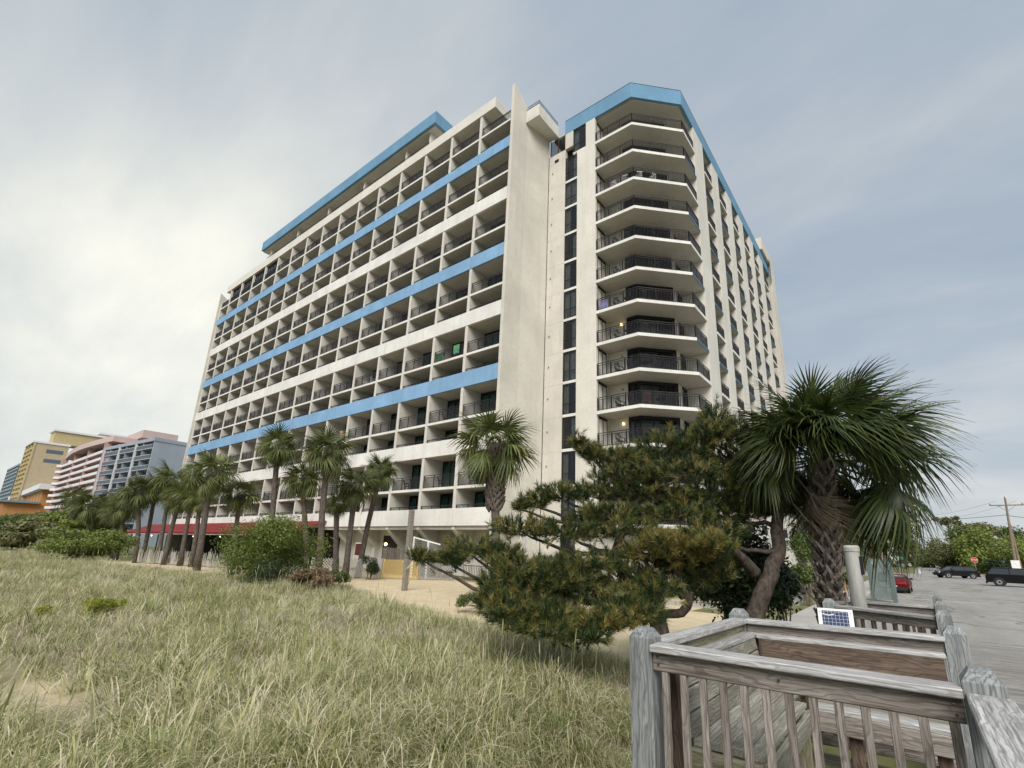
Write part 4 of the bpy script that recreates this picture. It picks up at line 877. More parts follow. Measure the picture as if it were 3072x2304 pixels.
# ------------------------------------------------------------------ cars
def car_paint(name, c, metal=0.3):
    t = T(name); t.col(c); t.set(Roughness=0.45, Metallic=0.0, Specular_IOR_Level=0.18, Coat_Weight=0.05, Coat_Roughness=0.1); return t.m
M['carglass'] = plain('car_glass', (0.03, 0.035, 0.04), 0.08, 0.0, 0.7); M['carglasslight'] = plain('rear_screen', (0.35, 0.44, 0.48), 0.12, 0.0, 0.7)
M['tail'] = plain('tail_lamp', (0.35, 0.015, 0.015), 0.25); M['head'] = plain('head_lamp', (0.7, 0.7, 0.7), 0.15); M['chrome'] = plain('wheel_alloy', (0.45, 0.45, 0.46), 0.3, 0.8)
def car(name, loc, rz, paint, prof, cab, Wc, wheelr, wx, label, rear_glass=None, cat='car'):
    """prof: lower body outline (x,z); cab: greenhouse outline (x,z) from bonnet end round to boot; car points to +X"""
    e = tag(empty(name, loc, rz), label, cat); h = Wc/2
    n = len(prof); vs = []; 
    for s, k_ in ((-1, 0.90), (-1, 1.0), (1, 1.0), (1, 0.90)):
        pass
    b = MB(); cx = sum(p[0] for p in prof)/n; cz = sum(p[1] for p in prof)/n
    rings = [(-h, 0.93), (-h*0.93, 1.0), (h*0.93, 1.0), (h, 0.93)]
    for y, f in rings: vs += [(cx+(x-cx)*(0.97 if f < 1 else 1), y, cz+(z-cz)*f) for x, z in prof]
    fs = [tuple(range(n-1, -1, -1)), tuple(range(3*n, 4*n))] + [(r_*n+i, r_*n+(i+1)%n, (r_+1)*n+(i+1)%n, (r_+1)*n+i) for r_ in range(3) for i in range(n)]
    b.add(vs, fs); b.build('body', paint, e)
    m_ = len(cab); zb = min(z for x, z in cab); zt_ = max(z for x, z in cab)
    def hw(z): return h*(0.94 - 0.20*(z-zb)/(zt_-zb))
    vs = [(x, -hw(z), z) for x, z in cab] + [(x, hw(z), z) for x, z in cab]
    MB().add(vs, [tuple(range(m_-1, -1, -1)), tuple(range(m_, 2*m_))] + [(i, (i+1)%m_, (i+1)%m_+m_, i+m_) for i in range(m_)]).build('cabin', paint, e)
    # glass set just proud of the cabin
    top = sorted(cab, key=lambda p: -p[1])[:2]; xs = sorted(p[0] for p in top); fx = max(p[0] for p in cab); bx = min(p[0] for p in cab)
    zs0, zs1 = zb+0.04, zt_-0.09
    def side(xa, xb, xc, xd):
        for s in (-1, 1):
            v4 = [(xa, s*(hw(zs0)+0.006), zs0), (xb, s*(hw(zs0)+0.006), zs0), (xc, s*(hw(zs1)+0.006), zs1), (xd, s*(hw(zs1)+0.006), zs1)]
            MB().add(v4, [(0, 1, 2, 3) if s < 0 else (3, 2, 1, 0)]).build('side_window', M['carglass'], e)
    def lx(z, x0, x1): t_ = (z-zb)/(zt_-zb); return x0+(x1-x0)*t_
    midx = (xs[0]+xs[1])/2
    side(midx+0.04, lx(zs0, fx, xs[1])-0.1, lx(zs1, fx, xs[1])-0.06, midx+0.04); side(lx(zs0, bx, xs[0])+0.12, midx-0.04, midx-0.04, lx(zs1, bx, xs[0])+0.06)
    for nm, xa, xb, sg, gm_ in (('windscreen', fx, xs[1], 1, M['carglass']), ('rear_window', bx, xs[0], -1, rear_glass or M['carglass'])):
        o_ = 0.012*sg; v4 = [(lx(zs0, xa, xb)+o_, -hw(zs0)*0.9, zs0), (lx(zs0, xa, xb)+o_, hw(zs0)*0.9, zs0), (lx(zs1, xa, xb)+o_, hw(zs1)*0.86, zs1+0.01), (lx(zs1, xa, xb)+o_, -hw(zs1)*0.86, zs1+0.01)]
        MB().add(v4, [(0, 1, 2, 3) if sg > 0 else (3, 2, 1, 0)]).build(nm, gm_, e)
    for x in wx:
        for s in (-1, 1):
            w_ = MB().lathe([(wheelr*0.62, -0.11), (wheelr, -0.09), (wheelr, 0.09), (wheelr*0.62, 0.11)], 16).build('wheel', M['rubber'], e, loc=(x, s*(h-0.1), wheelr)); w_.rotation_euler = (R(90), 0, 0)
            MB().lathe([(wheelr*0.6, 0.1), (wheelr*0.55, 0.118), (0.03, 0.105)] if s < 0 else [(0.03, -0.105), (wheelr*0.55, -0.118), (wheelr*0.6, -0.1)], 12).build('rim', M['chrome'], w_)
            MB().lathe([(wheelr*1.14, -0.02), (wheelr*1.14, 0.02)], 18).build('wheel_arch', M['black'], e, loc=(x, s*(h-0.012), wheelr)).rotation_euler = (R(90), 0, 0)
    xf = max(p[0] for p in prof); xb = min(p[0] for p in prof); zl = (zb)*0.8
    for s in (-1, 1):
        MB().box(xf-0.12, xf-0.0, s*h*0.72-0.16, s*h*0.72+0.16, zl-0.08, zl+0.06).build('headlight', M['head'], e)
        MB().box(xb+0.0, xb+0.08, s*h*0.6-0.24, s*h*0.6+0.24, zl-0.02, zl+0.11).build('tail_light', M['tail'], e)
        MB().box(lx(zs0, fx, xs[1])-0.45, lx(zs0, fx, xs[1])-0.25, s*(h+0.05)-0.09, s*(h+0.05)+0.09, zb+0.02, zb+0.15).build('wing_mirror', M['black'], e)
    MB().box(xb-0.02, xb+0.02, -0.26, 0.26, zl-0.28, zl-0.14).build('number_plate', M['palerail'], e)
    MB().box(xb-0.03, xb+0.05, -h*0.9, h*0.9, 0.22, 0.42).build('bumper', M['black'], e)
    return e
COUPE = ([(-2.15, 0.3), (2.1, 0.26), (2.2, 0.5), (1.95, 0.66), (0.9, 0.80), (-1.2, 0.84), (-2.05, 0.84), (-2.2, 0.6)], [(0.95, 0.79), (0.15, 1.16), (-0.75, 1.18), (-1.75, 0.83)])
rc = at_z(2736, 1783, 0); red = car('red_coupe', (rc[0]-0.9, rc[1]+2.3, 0), R(88), car_paint('dark_red_car_paint', (0.11, 0.006, 0.010)), COUPE[0], COUPE[1], 1.78, 0.3, (-1.3, 1.3), 'dark red low coupe parked at the kerb seen from behind', M['carglasslight'])
MB().box(-2.1, -1.95, -0.75, 0.75, 0.93, 0.96).box(-2.06, -2.0, -0.6, -0.55, 0.83, 0.93).box(-2.06, -2.0, 0.55, 0.6, 0.83, 0.93).build('rear_spoiler', M['black'], red)
HATCH = ([(-2.1, 0.3), (2.1, 0.28), (2.25, 0.55), (2.15, 0.78), (1.1, 0.92), (-1.95, 0.95), (-2.2, 0.62)], [(1.2, 0.91), (0.45, 1.44), (-1.55, 1.46), (-2.05, 0.93)])
h1 = (at_z(2835, 1733, 0)+at_z(2918, 1738, 0))/2; car('black_hatchback', (h1[0]-0.1, h1[1]+1, 0), R(180+26), car_paint('black_car_paint', (0.006, 0.006, 0.008), 0.1), HATCH[0], HATCH[1], 1.8, 0.33, (-1.35, 1.35), 'small black hatchback pulling out across the junction')
SUV = ([(-2.25, 0.34), (2.2, 0.32), (2.35, 0.6), (2.25, 0.92), (1.2, 1.04), (-2.2, 1.06), (-2.32, 0.7)], [(1.35, 1.03), (0.55, 1.62), (-1.75, 1.66), (-2.25, 1.05)])
s1 = at_z(2962, 1756, 0); car('black_suv', (s1[0]+2.3, s1[1]-0.5, 0), R(-8), car_paint('gloss_black_car_paint', (0.005, 0.005, 0.006), 0.1), SUV[0], SUV[1], 1.9, 0.37, (-1.4, 1.45), 'black estate car at the right edge of the street')
w1 = at_z(2600, 1702, 0); car('white_suv', (w1[0]+0.5, w1[1]-6, 0), R(185), car_paint('white_car_paint', (0.7, 0.7, 0.7), 0.0), SUV[0], SUV[1], 1.9, 0.37, (-1.4, 1.45), 'white car parked behind the timber piling')
w2 = at_z(2742, 1706, 0); car('silver_car', (w2[0]-2.6, w2[1]+16, 0), R(172), car_paint('silver_car_paint', (0.55, 0.56, 0.57), 0.5), HATCH[0], HATCH[1], 1.8, 0.33, (-1.35, 1.35), 'silver car far down the left side of the road')
w3 = at_z(2672, 1712, 0); car('silver_suv', (w3[0]-3.2, w3[1]+12, 0), R(150), car_paint('pale_blue_silver_paint', (0.42, 0.47, 0.52), 0.4), SUV[0], SUV[1], 1.9, 0.37, (-1.4, 1.45), 'pale silver car behind the information board')
rc2 = at_z(3000, 1722, 0); pg = tag(empty('picnic_shelter', (rc2[0]-1, rc2[1]+14, 0)), 'white framed open shelter under the trees beyond the cars', 'shelter')
for x in (-3, -1, 1, 3): MB().box(x-0.1, x+0.1, -0.1, 0.1, 0, 2.3).build('post', M['white'], pg)
MB().extrude([(-3.4, 2.3), (3.4, 2.3), (2.6, 2.9), (-2.6, 2.9)], 'y', -1.4, 1.4).build('roof', M['lathdark'], pg)
# ------------------------------------------------------------------ boardwalk with railed bench nook
M['deck'] = wood('deck_board', (0.20, 0.185, 0.165), (0.46, 0.445, 0.42)); M['railwood'] = wood('railing_timber', (0.15, 0.12, 0.10), (0.43, 0.395, 0.36))
M['postwood'] = wood('post_timber', (0.15, 0.16, 0.16), (0.42, 0.44, 0.435)); M['capwood'] = wood('pale_cap_timber', (0.27, 0.26, 0.25), (0.62, 0.615, 0.60))
M['benchwood'] = wood('bench_timber', (0.20, 0.185, 0.15), (0.43, 0.41, 0.36), (0.20, 0.21, 0.12)); M['mosswood'] = wood('mossy_timber', (0.17, 0.155, 0.10), (0.40, 0.38, 0.27), (0.19, 0.20, 0.09)); M['brownwood'] = wood('brown_timber', (0.075, 0.05, 0.036), (0.20, 0.15, 0.115))
DZ = 0.66
BWK = empty('boardwalk', (0.2, 3, DZ)); tag(BWK, 'weathered timber boardwalk with railings running towards the street', 'boardwalk')
WB[BWK.name] = Vector((0.2, 3, DZ))
def board(name, p, q, w, th, m, parent, up=(0, 0, 1), bev=0.006):
    """timber from p to q (centre line); w across, th along 'up'; local X is the grain"""
    p = Vector(p); q = Vector(q); d = q-p; Ln = d.length; d.normalize(); up = Vector(up); s = up.cross(d).normalized(); u = d.cross(s)
    a, c, e = w/2, th/2, min(bev, w/4, th/4); prof = [(-a+e, -c), (a-e, -c), (a, -c+e), (a, c-e), (a-e, c), (-a+e, c), (-a, c-e), (-a, -c+e)]
    me_ = MB().extrude(prof, 'x', -Ln/2, Ln/2).mesh(name, m); o = bpy.data.objects.new(name, me_); COL.objects.link(o); o.parent = parent
    mid = (p+q)/2; mw_ = Matrix(((d.x, s.x, u.x, mid.x), (d.y, s.y, u.y, mid.y), (d.z, s.z, u.z, mid.z), (0, 0, 0, 1)))
    if parent is not None and parent.name in WB: o.matrix_parent_inverse = Matrix.Translation(-WB[parent.name])
    o.matrix_basis = mw_; return o
def post(x, y, zt_, parent, w=0.14, m=None, z0=0.0):
    a = w/2; c = 0.032; k_ = 0.05; L_ = zt_-z0
    b = MB(); pr = [(-a, -a), (a, -a), (a, a), (-a, a)]; vs = [(0, u, v) for u, v in pr] + [(L_-k_, u, v) for u, v in pr] + [(L_, u*(1-c/a), v*(1-c/a)) for u, v in pr]
    b.add(vs, [(3, 2, 1, 0), (8, 9, 10, 11)] + [(r_*4+i, r_*4+(i+1)%4, (r_+1)*4+(i+1)%4, (r_+1)*4+i) for r_ in range(2) for i in range(4)])
    o = part('railing_post', b.mesh('railing_post', m or M['postwood']), parent, (x, y, z0)); o.rotation_euler = (0, R(-90), 0); o.rotation_euler = (0, -math.pi/2, 0)
    return o
SLP = 0.024                                              # the walk falls gently towards the street
def zt(y): return 1.81 - SLP*(y-2.88)
def dz(y): return 0.77 - SLP*(y-2.88)
def railing(p, q, parent, n=None, mrail=None, mbal=None, rail_h=0.098, capw=0.135):
    """cap board, top rail board, bottom rail and balusters between two posts"""
    p = np.array(p, float); q = np.array(q, float); d = (q-p)/np.linalg.norm(q-p); Ln = np.linalg.norm(q-p); mrail = mrail or M['railwood']
    z0, z1 = zt(p[1])-0.075, zt(q[1])-0.075; k_ = 0.038+0.004+rail_h/2
    board('rail_cap', (*p, z0-0.019), (*q, z1-0.019), capw, 0.038, M['capwood'], parent)
    board('top_rail', (*p, z0-k_), (*q, z1-k_), 0.038, rail_h, mrail, parent); board('bottom_rail', (*p, z0-0.86), (*q, z1-0.86), 0.038, 0.085, mrail, parent)
    n = n or int(Ln/0.115)
    for i in range(n):
        t_ = (i+0.6)/n; c = p + d*Ln*t_; z = z0+(z1-z0)*t_
        board('baluster', (*c, z-0.815), (*c, z-0.046-rail_h+0.004), 0.036, 0.036, mbal or M['railwood'], parent, up=(d[0], d[1], 0), bev=0.003)
A_, B_, C_, D_ = (-1.35, 2.88), (0.155, 2.93), (-1.365, 4.92), (0.165, 5.13)
for (x, y) in (A_, B_, C_, D_): post(x, y, zt(y), BWK)
railing((A_[0]+0.075, A_[1]-0.045), (B_[0]-0.075, B_[1]-0.045), BWK, n=13)
railing((A_[0]+0.03, A_[1]+0.075), (C_[0]+0.03, C_[1]-0.075), BWK, mrail=M['mosswood'], n=15); railing((C_[0]+0.075, C_[1]-0.03), (D_[0]-0.075, D_[1]-0.03), BWK, n=13, mbal=M['brownwood'])
# rail running back towards the photographer from post B
post(0.155, 0.35, zt(0.35), BWK)
board('rail_cap', (0.165, 2.855, 1.70), (0.165, 0.425, 1.755), 0.145, 0.04, M['capwood'], BWK); board('top_rail', (0.145, 2.855, 1.62), (0.145, 0.425, 1.675), 0.038, 0.1, M['railwood'], BWK)
for i in range(18): board('baluster', (0.145, 2.72-0.13*i, 0.85), (0.145, 2.72-0.13*i, 1.57), 0.036, 0.036, M['railwood'], BWK, up=(0, 1, 0), bev=0.003)
# further posts and nooks along the walk
E_, E2_ = (-1.03, 8.1), (-1.04, 9.87)
for (x, y) in ((0.17, 7.32), (0.21, 9.7), (0.24, 12.4), E_, E2_): post(x, y, zt(y), BWK)
railing((E_[0]+0.075, E_[1]), (0.10, 7.36), BWK, n=9, mbal=M['brownwood']); railing((E2_[0]+0.075, E2_[1]), (0.14, 9.72), BWK, n=9, mbal=M['brownwood']); railing((E_[0], E_[1]+0.075), (E2_[0], E2_[1]-0.075), BWK, n=12)
# nail heads where the rails meet the posts
me_nail = MB().lathe([(0.007, 0), (0.006, 0.004), (0.002, 0.006)], 8).mesh('nail_head', plain('rusty_nail', (0.07, 0.045, 0.035), 0.7, 0.3))
for (x, z) in ((-1.245, 1.675), (-1.24, 1.635), (0.045, 1.672), (0.05, 1.632), (-0.62, 1.652)):
    o_ = part('nail_head', me_nail, BWK, (x, 2.81+(0.012 if x > -0.7 else -0.002)+0.014*(x+1.3)*0.6, z)); o_.rotation_euler = (R(90), 0, 0)
# deck boards of the walk and of the nook
for i in range(112):
    y = -0.9 + 0.146*i; board('deck_board', (0.06, y, dz(y)-0.019), (3.3, y, dz(y)-0.019), 0.139, 0.038, M['deck'], BWK)
for i in range(14):
    y = 2.95 + 0.152*i; board('deck_board', (-1.42, y, dz(y)-0.02), (0.05, y, dz(y)-0.02), 0.145, 0.038, M['mosswood'], BWK)
for i in range(13): y = 7.95 + 0.15*i; board('deck_board', (-1.1, y, dz(y)-0.02), (0.05, y, dz(y)-0.02), 0.143, 0.038, M['deck'], BWK)
for x in (0.1, 3.25): board('joist', (x, -0.95, dz(-0.95)-0.16), (x, 15.3, dz(15.3)-0.16), 0.05, 0.22, M['brownwood'], BWK)
board('joist', (-1.45, 2.9, 0.62), (0.05, 2.95, 0.62), 0.05, 0.2, M['mosswood'], BWK); board('joist', (-1.45, 2.95, 0.62), (-1.45, 5.0, 0.57), 0.05, 0.2, M['mosswood'], BWK)
for i in range(6): part('support', MB().box(-0.07, 0.07, -0.07, 0.07, -0.2, 0.3).mesh('support', M['brownwood']) if i == 0 else bpy.data.meshes['support'], BWK, (0.1, 0.5+2.6*i, 0))
# the bench in the nook is its own thing
BN = empty('corner_bench', (-0.6, 3.9, 0.75)); tag(BN, 'L-shaped weathered timber bench with plank seat built into the railed nook', 'bench'); WB[BN.name] = Vector((-0.6, 3.9, 0.75))
SZ = 1.20
# left arm: seat planks along Y, leaning back of three planks
for i in range(4): board('seat_plank', (-1.115+0.096*i, 3.08, SZ), (-1.115+0.096*i, 4.62 if i < 3 else 4.36, SZ-0.01), 0.092, 0.034, M['benchwood'], BN)
for i in range(3):
    z = SZ+0.075+0.124*i; x = -1.175-0.022*i; board('back_plank', (x, 3.08, z), (x, 4.78, z-0.01), 0.034, 0.119, M['benchwood'], BN, up=(-0.18, 0, 1))
board('back_cap', (-1.265, 3.02, SZ+0.408), (-1.265, 4.92, SZ+0.36), 0.125, 0.034, M['capwood'], BN)
board('apron', (-0.762, 3.06, SZ-0.085), (-0.762, 4.34, SZ-0.095), 0.034, 0.13, M['benchwood'], BN); board('apron', (-1.17, 3.062, SZ-0.095), (-0.785, 3.062, SZ-0.095), 0.034, 0.14, M['mosswood'], BN)
board('back_strut', (-1.20, 3.055, 0.77), (-1.275, 3.055, SZ+0.38), 0.085, 0.034, M['brownwood'], BN, up=(0, 1, 0))
for (x, y) in ((-0.80, 3.10), (-1.13, 3.10), (-0.80, 4.25)): board('leg', (x, y, 0.75), (x, y, SZ-0.02), 0.08, 0.04, M['mosswood'], BN, up=(0, 1, 0))
# rear arm along the far rail
for i in range(3): board('seat_plank', (-0.735, 4.385+0.128*i, SZ-0.01), (0.06, 4.40+0.132*i, SZ-0.01), 0.122, 0.034, M['capwood'] if i == 0 else M['benchwood'], BN)
for i, (zc_, hh_) in enumerate(((0.055, 0.105), (0.228, 0.235))):
    z = SZ+zc_; y = 4.745+0.18*zc_; board('back_plank', (-1.16, y, z), (0.07, y+0.10, z), 0.034, hh_, M['brownwood'] if i else M['railwood'], BN, up=(0, 0.18, 1))
board('back_cap', (-1.20, 4.845, SZ+0.36), (0.08, 4.945, SZ+0.36), 0.115, 0.034, M['capwood'], BN)
board('apron', (-0.74, 4.325, SZ-0.085), (0.06, 4.335, SZ-0.085), 0.034, 0.125, M['railwood'], BN)
for x in (-0.02, -0.5): board('leg', (x, 4.40, 0.72), (x, 4.40, SZ-0.03), 0.08, 0.04, M['brownwood'], BN, up=(0, 1, 0))
# solar panel on its bracket
t = T('solar_cells'); v = t.coords('Object'); br = t.n('ShaderNodeTexBrick'); br.offset = 0; br.inputs['Color1'].default_value = (0.018, 0.03, 0.085, 1); br.inputs['Color2'].default_value = (0.026, 0.04, 0.105, 1); br.inputs['Mortar'].default_value = (0.5, 0.53, 0.58, 1)
br.inputs['Scale'].default_value = 1; br.inputs['Brick Width'].default_value = 0.036; br.inputs['Row Height'].default_value = 0.036; br.inputs['Mortar Size'].default_value = 0.0016
sw = t.n('ShaderNodeSeparateXYZ'); cb = t.n('ShaderNodeCombineXYZ'); t.l(v, sw.inputs[0]); t.l(sw.outputs[0], cb.inputs[0]); t.l(sw.outputs[2], cb.inputs[1]); t.l(cb.outputs[0], br.inputs['Vector']); t.l(br.outputs['Color'], t.b.inputs['Base Color']); t.set(Roughness=0.15, Coat_Weight=0.5)
pa, pb = at_y(2452, 1822, 6.6), at_y(2556, 1826, 6.6); pw = float(np.linalg.norm(pb-pa)); 
sp = tag(empty('solar_panel', ((pa[0]+pb[0])/2, 6.6, pa[2]), R(3)), 'small white framed solar panel with a grid of blue cells behind the railing', 'solar panel'); sp.rotation_euler = (R(-16), 0, R(8)); hp = 0.60
MB().box(-pw/2, pw/2, 0, 0.03, -hp, 0).build('frame', M['white'], sp); MB().box(-pw/2+0.04, pw/2-0.045, -0.004, -0.001, -hp+0.03, -0.025).build('cells', t.m, sp)
MB().tube([(-pw/2+0.045+0.11*i/8, -0.006, -0.06-0.015*math.sin(math.pi*i/8)) for i in range(9)], 0.007, 6).build('scuff', M['white'], sp)
for s in (-1, 1): MB().lathe([(0.006, 0), (0.006, 0.006)], 6).build('bolt', M['metal'], sp, loc=(s*(pw/2-0.022), -0.006, -0.04)).rotation_euler = (R(90), 0, 0)
MB().bar((0, 0.03, -0.3), (0.05, 0.3, -1.35), 0.05).build('support', M['metal'], sp)
# ------------------------------------------------------------------ vegetation: shared builders
def hit(px, py):
    """where a photo position meets the dune surface"""
    d = ray(px, py); t_ = 1.0
    for i in range(4000):
        p = CAM + d*t_
        if p[2] <= H(p[:2])[0]: return p
        t_ *= 1.004
    return p
def hitD(px, py): p = hit(px, py); return float(math.hypot(p[0], p[1]))
def rotm(az, el, roll=0.0):
    ca, sa, ce, se, cr, sr = math.cos(az), math.sin(az), math.cos(el), math.sin(el), math.cos(roll), math.sin(roll)
    Rz = np.array([[ca, -sa, 0], [sa, ca, 0], [0, 0, 1]]); Ry = np.array([[ce, 0, -se], [0, 1, 0], [se, 0, ce]]); Rx = np.array([[1, 0, 0], [0, cr, -sr], [0, sr, cr]])
    return Rz @ Ry @ Rx
def frond_arrays(rng, pl=0.85, fr=0.95, nl=34, seg=3, droop=0.35, w0=0.045, fold=0.32):
    """fan leaf: stalk along +X, then a folded, arched fan of narrow blades whose tips hang"""
    V = []; Fq = []; nseg = 5
    for i in range(nseg+1):                               # stalk
        x = pl*i/nseg; z = -0.10*pl*(x/pl)**2; w = 0.022*(1-0.45*i/nseg); V += [(x, -w, z), (x, w, z), (x, 0, z-w)]
    for i in range(nseg):
        a = 3*i; Fq += [(a, a+1, a+4, a+3), (a+1, a+2, a+5, a+4), (a+2, a, a+3, a+5)]
    for i in range(nl):
        s = -1 + 2*(i+0.5)/nl; phi = s*2.25 + rng.normal(0, 0.03); t_ = (1-abs(s)); cx = pl + fr*0.36*t_; cz = -0.10*pl - 0.20*fr*t_**2
        Ln = fr*(0.62+0.38*math.cos(s*1.25))*rng.uniform(0.9, 1.05)
        d = np.array([math.cos(phi), math.sin(phi), -fold*abs(math.sin(phi)) - 0.12*t_]); d /= np.linalg.norm(d); sd = np.array([-math.sin(phi), math.cos(phi), 0.0])
        b0 = len(V); dr = droop*rng.uniform(0.5, 1.6)
        for j in range(seg+1):
            u = j/seg; p = np.array([cx, 0, cz]) + d*Ln*u*(1-0.10*u*dr); p[2] -= dr*Ln*max(0, u-0.35)**2*1.35
            w = w0*(0.55+0.9*u)*(1 if u < 0.5 else max(0.04, 1.9*(1-u)))*0.5; V += [tuple(p-sd*w), tuple(p+sd*w+np.array([0, 0, 0.006]))]
        for j in range(seg): a = b0+2*j; Fq.append((a, a+1, a+3, a+2))
    return np.array(V), np.array(Fq)
def crown_els(n, rng, lo=-0.95, hi=1.35):
    out_ = []
    for i in range(n):
        t_ = (i+0.5)/n; out_.append((i*2.39996+rng.normal(0, 0.15), hi+(lo-hi)*t_**0.85+rng.normal(0, 0.10), rng.normal(0, 0.35)))
    return out_
M['frond'] = leafmat('palm_frond', [(0.0, (0.028, 0.046, 0.014)), (0.5, (0.062, 0.088, 0.024)), (0.85, (0.13, 0.15, 0.045)), (1.0, (0.30, 0.28, 0.13))], 0.42, 0.25, 0.35, 0.5)
M['frondfar'] = leafmat('far_palm_frond', [(0.0, (0.04, 0.062, 0.018)), (0.5, (0.10, 0.125, 0.036)), (0.85, (0.20, 0.205, 0.07)), (1.0, (0.34, 0.31, 0.15))], 0.5, 0.25, 0.4)
M['fronddry'] = leafmat('dry_palm_frond', [(0.0, (0.16, 0.12, 0.07)), (0.6, (0.30, 0.25, 0.16)), (1.0, (0.42, 0.37, 0.26))], 0.8, 0.2, 0.3)
t = T('palm_bark'); v = t.coords('Object', (6, 6, 2.2)); n_ = t.noise(v, 2.0, 6, 0.7); t.col(t.ramp(n_, [(0.3, (0.05, 0.04, 0.034)), (0.7, (0.165, 0.143, 0.122))])); t.set(Roughness=0.95, Specular_IOR_Level=0.1); t.bump(n_, 0.8, 0.02); M['palmbark'] = t.m
t = T('palm_boot'); v = t.coords('Object', (3, 18, 18), rnd=True); n_ = t.noise(v, 2.0, 5, 0.7); oi = t.n('ShaderNodeObjectInfo')
t.col(t.mix(1.0, t.ramp(n_, [(0.3, (0.075, 0.06, 0.05)), (0.7, (0.22, 0.19, 0.165))]), t.ramp(oi.outputs['Random'], [(0, (0.7,)*3), (1, (1.2,)*3)]), 'MULTIPLY')); t.set(Roughness=0.9, Specular_IOR_Level=0.15); t.bump(n_, 0.7, 0.01); M['boot'] = t.m
rf = np.random.default_rng(21)
FR_HI = []
for q in range(7): V_, F_ = frond_arrays(rf, 0.85+0.2*rf.random(), 0.78, 40, 4, 0.30+0.20*q, 0.040, 0.28+0.06*q); FR_HI.append(np_mesh('frond', V_, F_, M['frond']))
FR_DRY = []
for q in range(2): V_, F_ = frond_arrays(rf, 0.7, 0.8, 30, 4, 1.1, 0.03, 0.75); FR_DRY.append(np_mesh('dry_frond', V_, F_, M['fronddry']))
FARS = []
for q in range(5): FARS.append(frond_arrays(rf, 0.8, 0.95, 22, 3, 0.3+0.2*q, 0.075, 0.3+0.06*q))
def far_crown(seed, n=34, dry=6):
    rng = np.random.default_rng(seed); VV = []; FF = []; MI = []; o_ = 0
    for i, (az, el, ro) in enumerate(crown_els(n, rng, -0.8, 1.3)):
        V_, F_ = FARS[min(4, int(5*(i/n)+rng.random()*1.2))]; Q_ = (V_*rng.uniform(0.85, 1.1)) @ rotm(az, el, ro).T; VV.append(Q_); FF.append(F_+o_); MI.append(np.zeros(len(F_), int)); o_ += len(V_)
    for i in range(dry):
        V_, F_ = FARS[4]; Q_ = (V_*0.75) @ rotm(rng.uniform(0, 6.28), rng.uniform(-1.35, -1.0), 0).T; VV.append(Q_); FF.append(F_+o_); MI.append(np.ones(len(F_), int)); o_ += len(V_)
    return np_mesh('crown', np.vstack(VV), np.vstack(FF), [M['frondfar'], M['fronddry']], np.concatenate(MI))
CROWNS = [far_crown(s) for s in (1, 2, 3, 4, 5)]
# persistent leaf bases: a forked woody strap; joined collar for distant palms
def boot_part(b, base, out_d, up_d, tan, L_, w):
    for s in (-1, 1):
        p = Vector(base); q = p + Vector(up_d)*L_ + Vector(tan)*s*L_*0.62 + Vector(out_d)*0.10*L_/0.3; m_ = p.lerp(q, 0.5) + Vector(out_d)*0.035
        for a, c, w0_, w1_ in ((p, m_, w, w*0.8), (m_, q, w*0.8, w*0.4)):
            d = (c-a).normalized(); sd = d.cross(Vector(out_d)).normalized(); th = Vector(out_d)*0.018
            b.add([a-sd*w0_/2, a+sd*w0_/2, a+sd*w0_/2+th, a-sd*w0_/2+th, c-sd*w1_/2, c+sd*w1_/2, c+sd*w1_/2+th, c-sd*w1_/2+th], [(3, 2, 1, 0), (4, 5, 6, 7), (0, 1, 5, 4), (1, 2, 6, 5), (2, 3, 7, 6), (3, 0, 4, 7)])
def collar(h, r, seed, n, big=1.0):
    rng = random.Random(seed); b = MB()
    for i in range(n):
        a = i*2.39996; z = h*(i/n); rad = r*(1.0+0.25*z/h); o_ = (math.cos(a), math.sin(a), 0); ta = (-math.sin(a), math.cos(a), 0)
        boot_part(b, (o_[0]*rad, o_[1]*rad, z), o_, (0, 0, 1), ta, big*rng.uniform(0.2, 0.3), 0.09*big)
    return b.mesh('leaf_bases', M['boot'])
COLL = [collar(1.1, 0.16, 3, 46), collar(2.5, 0.20, 4, 170, 1.35)]
def palm(px, py, rpx, bx, by, D, label, ci, zb=0.2, boots=0, tr=0.15):
    """palm whose crown centre and trunk foot are given by photo positions at distance D"""
    c = at_d(px, py, D); f = at_d(bx, by, D); f[2] = zb; k_ = (rpx/px_m(c))/1.72
    e = tag(empty('palmetto_palm', (f[0], f[1], zb)), label, 'palm tree', 'palmetto palms by the hotel'); q = c-f
    mid = (q[0]*0.45+random.uniform(-.15, .15), q[1]*0.45, q[2]*0.5)
    MB().tube([(0, 0, -0.2), (q[0]*0.15, q[1]*0.15, q[2]*0.2), mid, (q[0]*0.85, q[1]*0.85, q[2]*0.8), (q[0], q[1], q[2])], [tr*1.35, tr*1.08, tr, tr, tr*0.9], 10).build('trunk', M['palmbark'], e, smooth=True)
    obj('crown', CROWNS[ci % 5], e, tuple(q), rz=random.uniform(0, 6.28), scale=k_)
    cb = COLL[1 if boots else 0]; hh = (2.5 if boots else 1.1)*k_; lo_ = max(0.1, q[2]-hh-0.15)
    s_ = tag(obj('leaf_bases', cb, e, (q[0]*lo_/q[2], q[1]*lo_/q[2], lo_), rz=random.uniform(0, 6), scale=(k_, k_, k_)), kind='stuff')
    return e
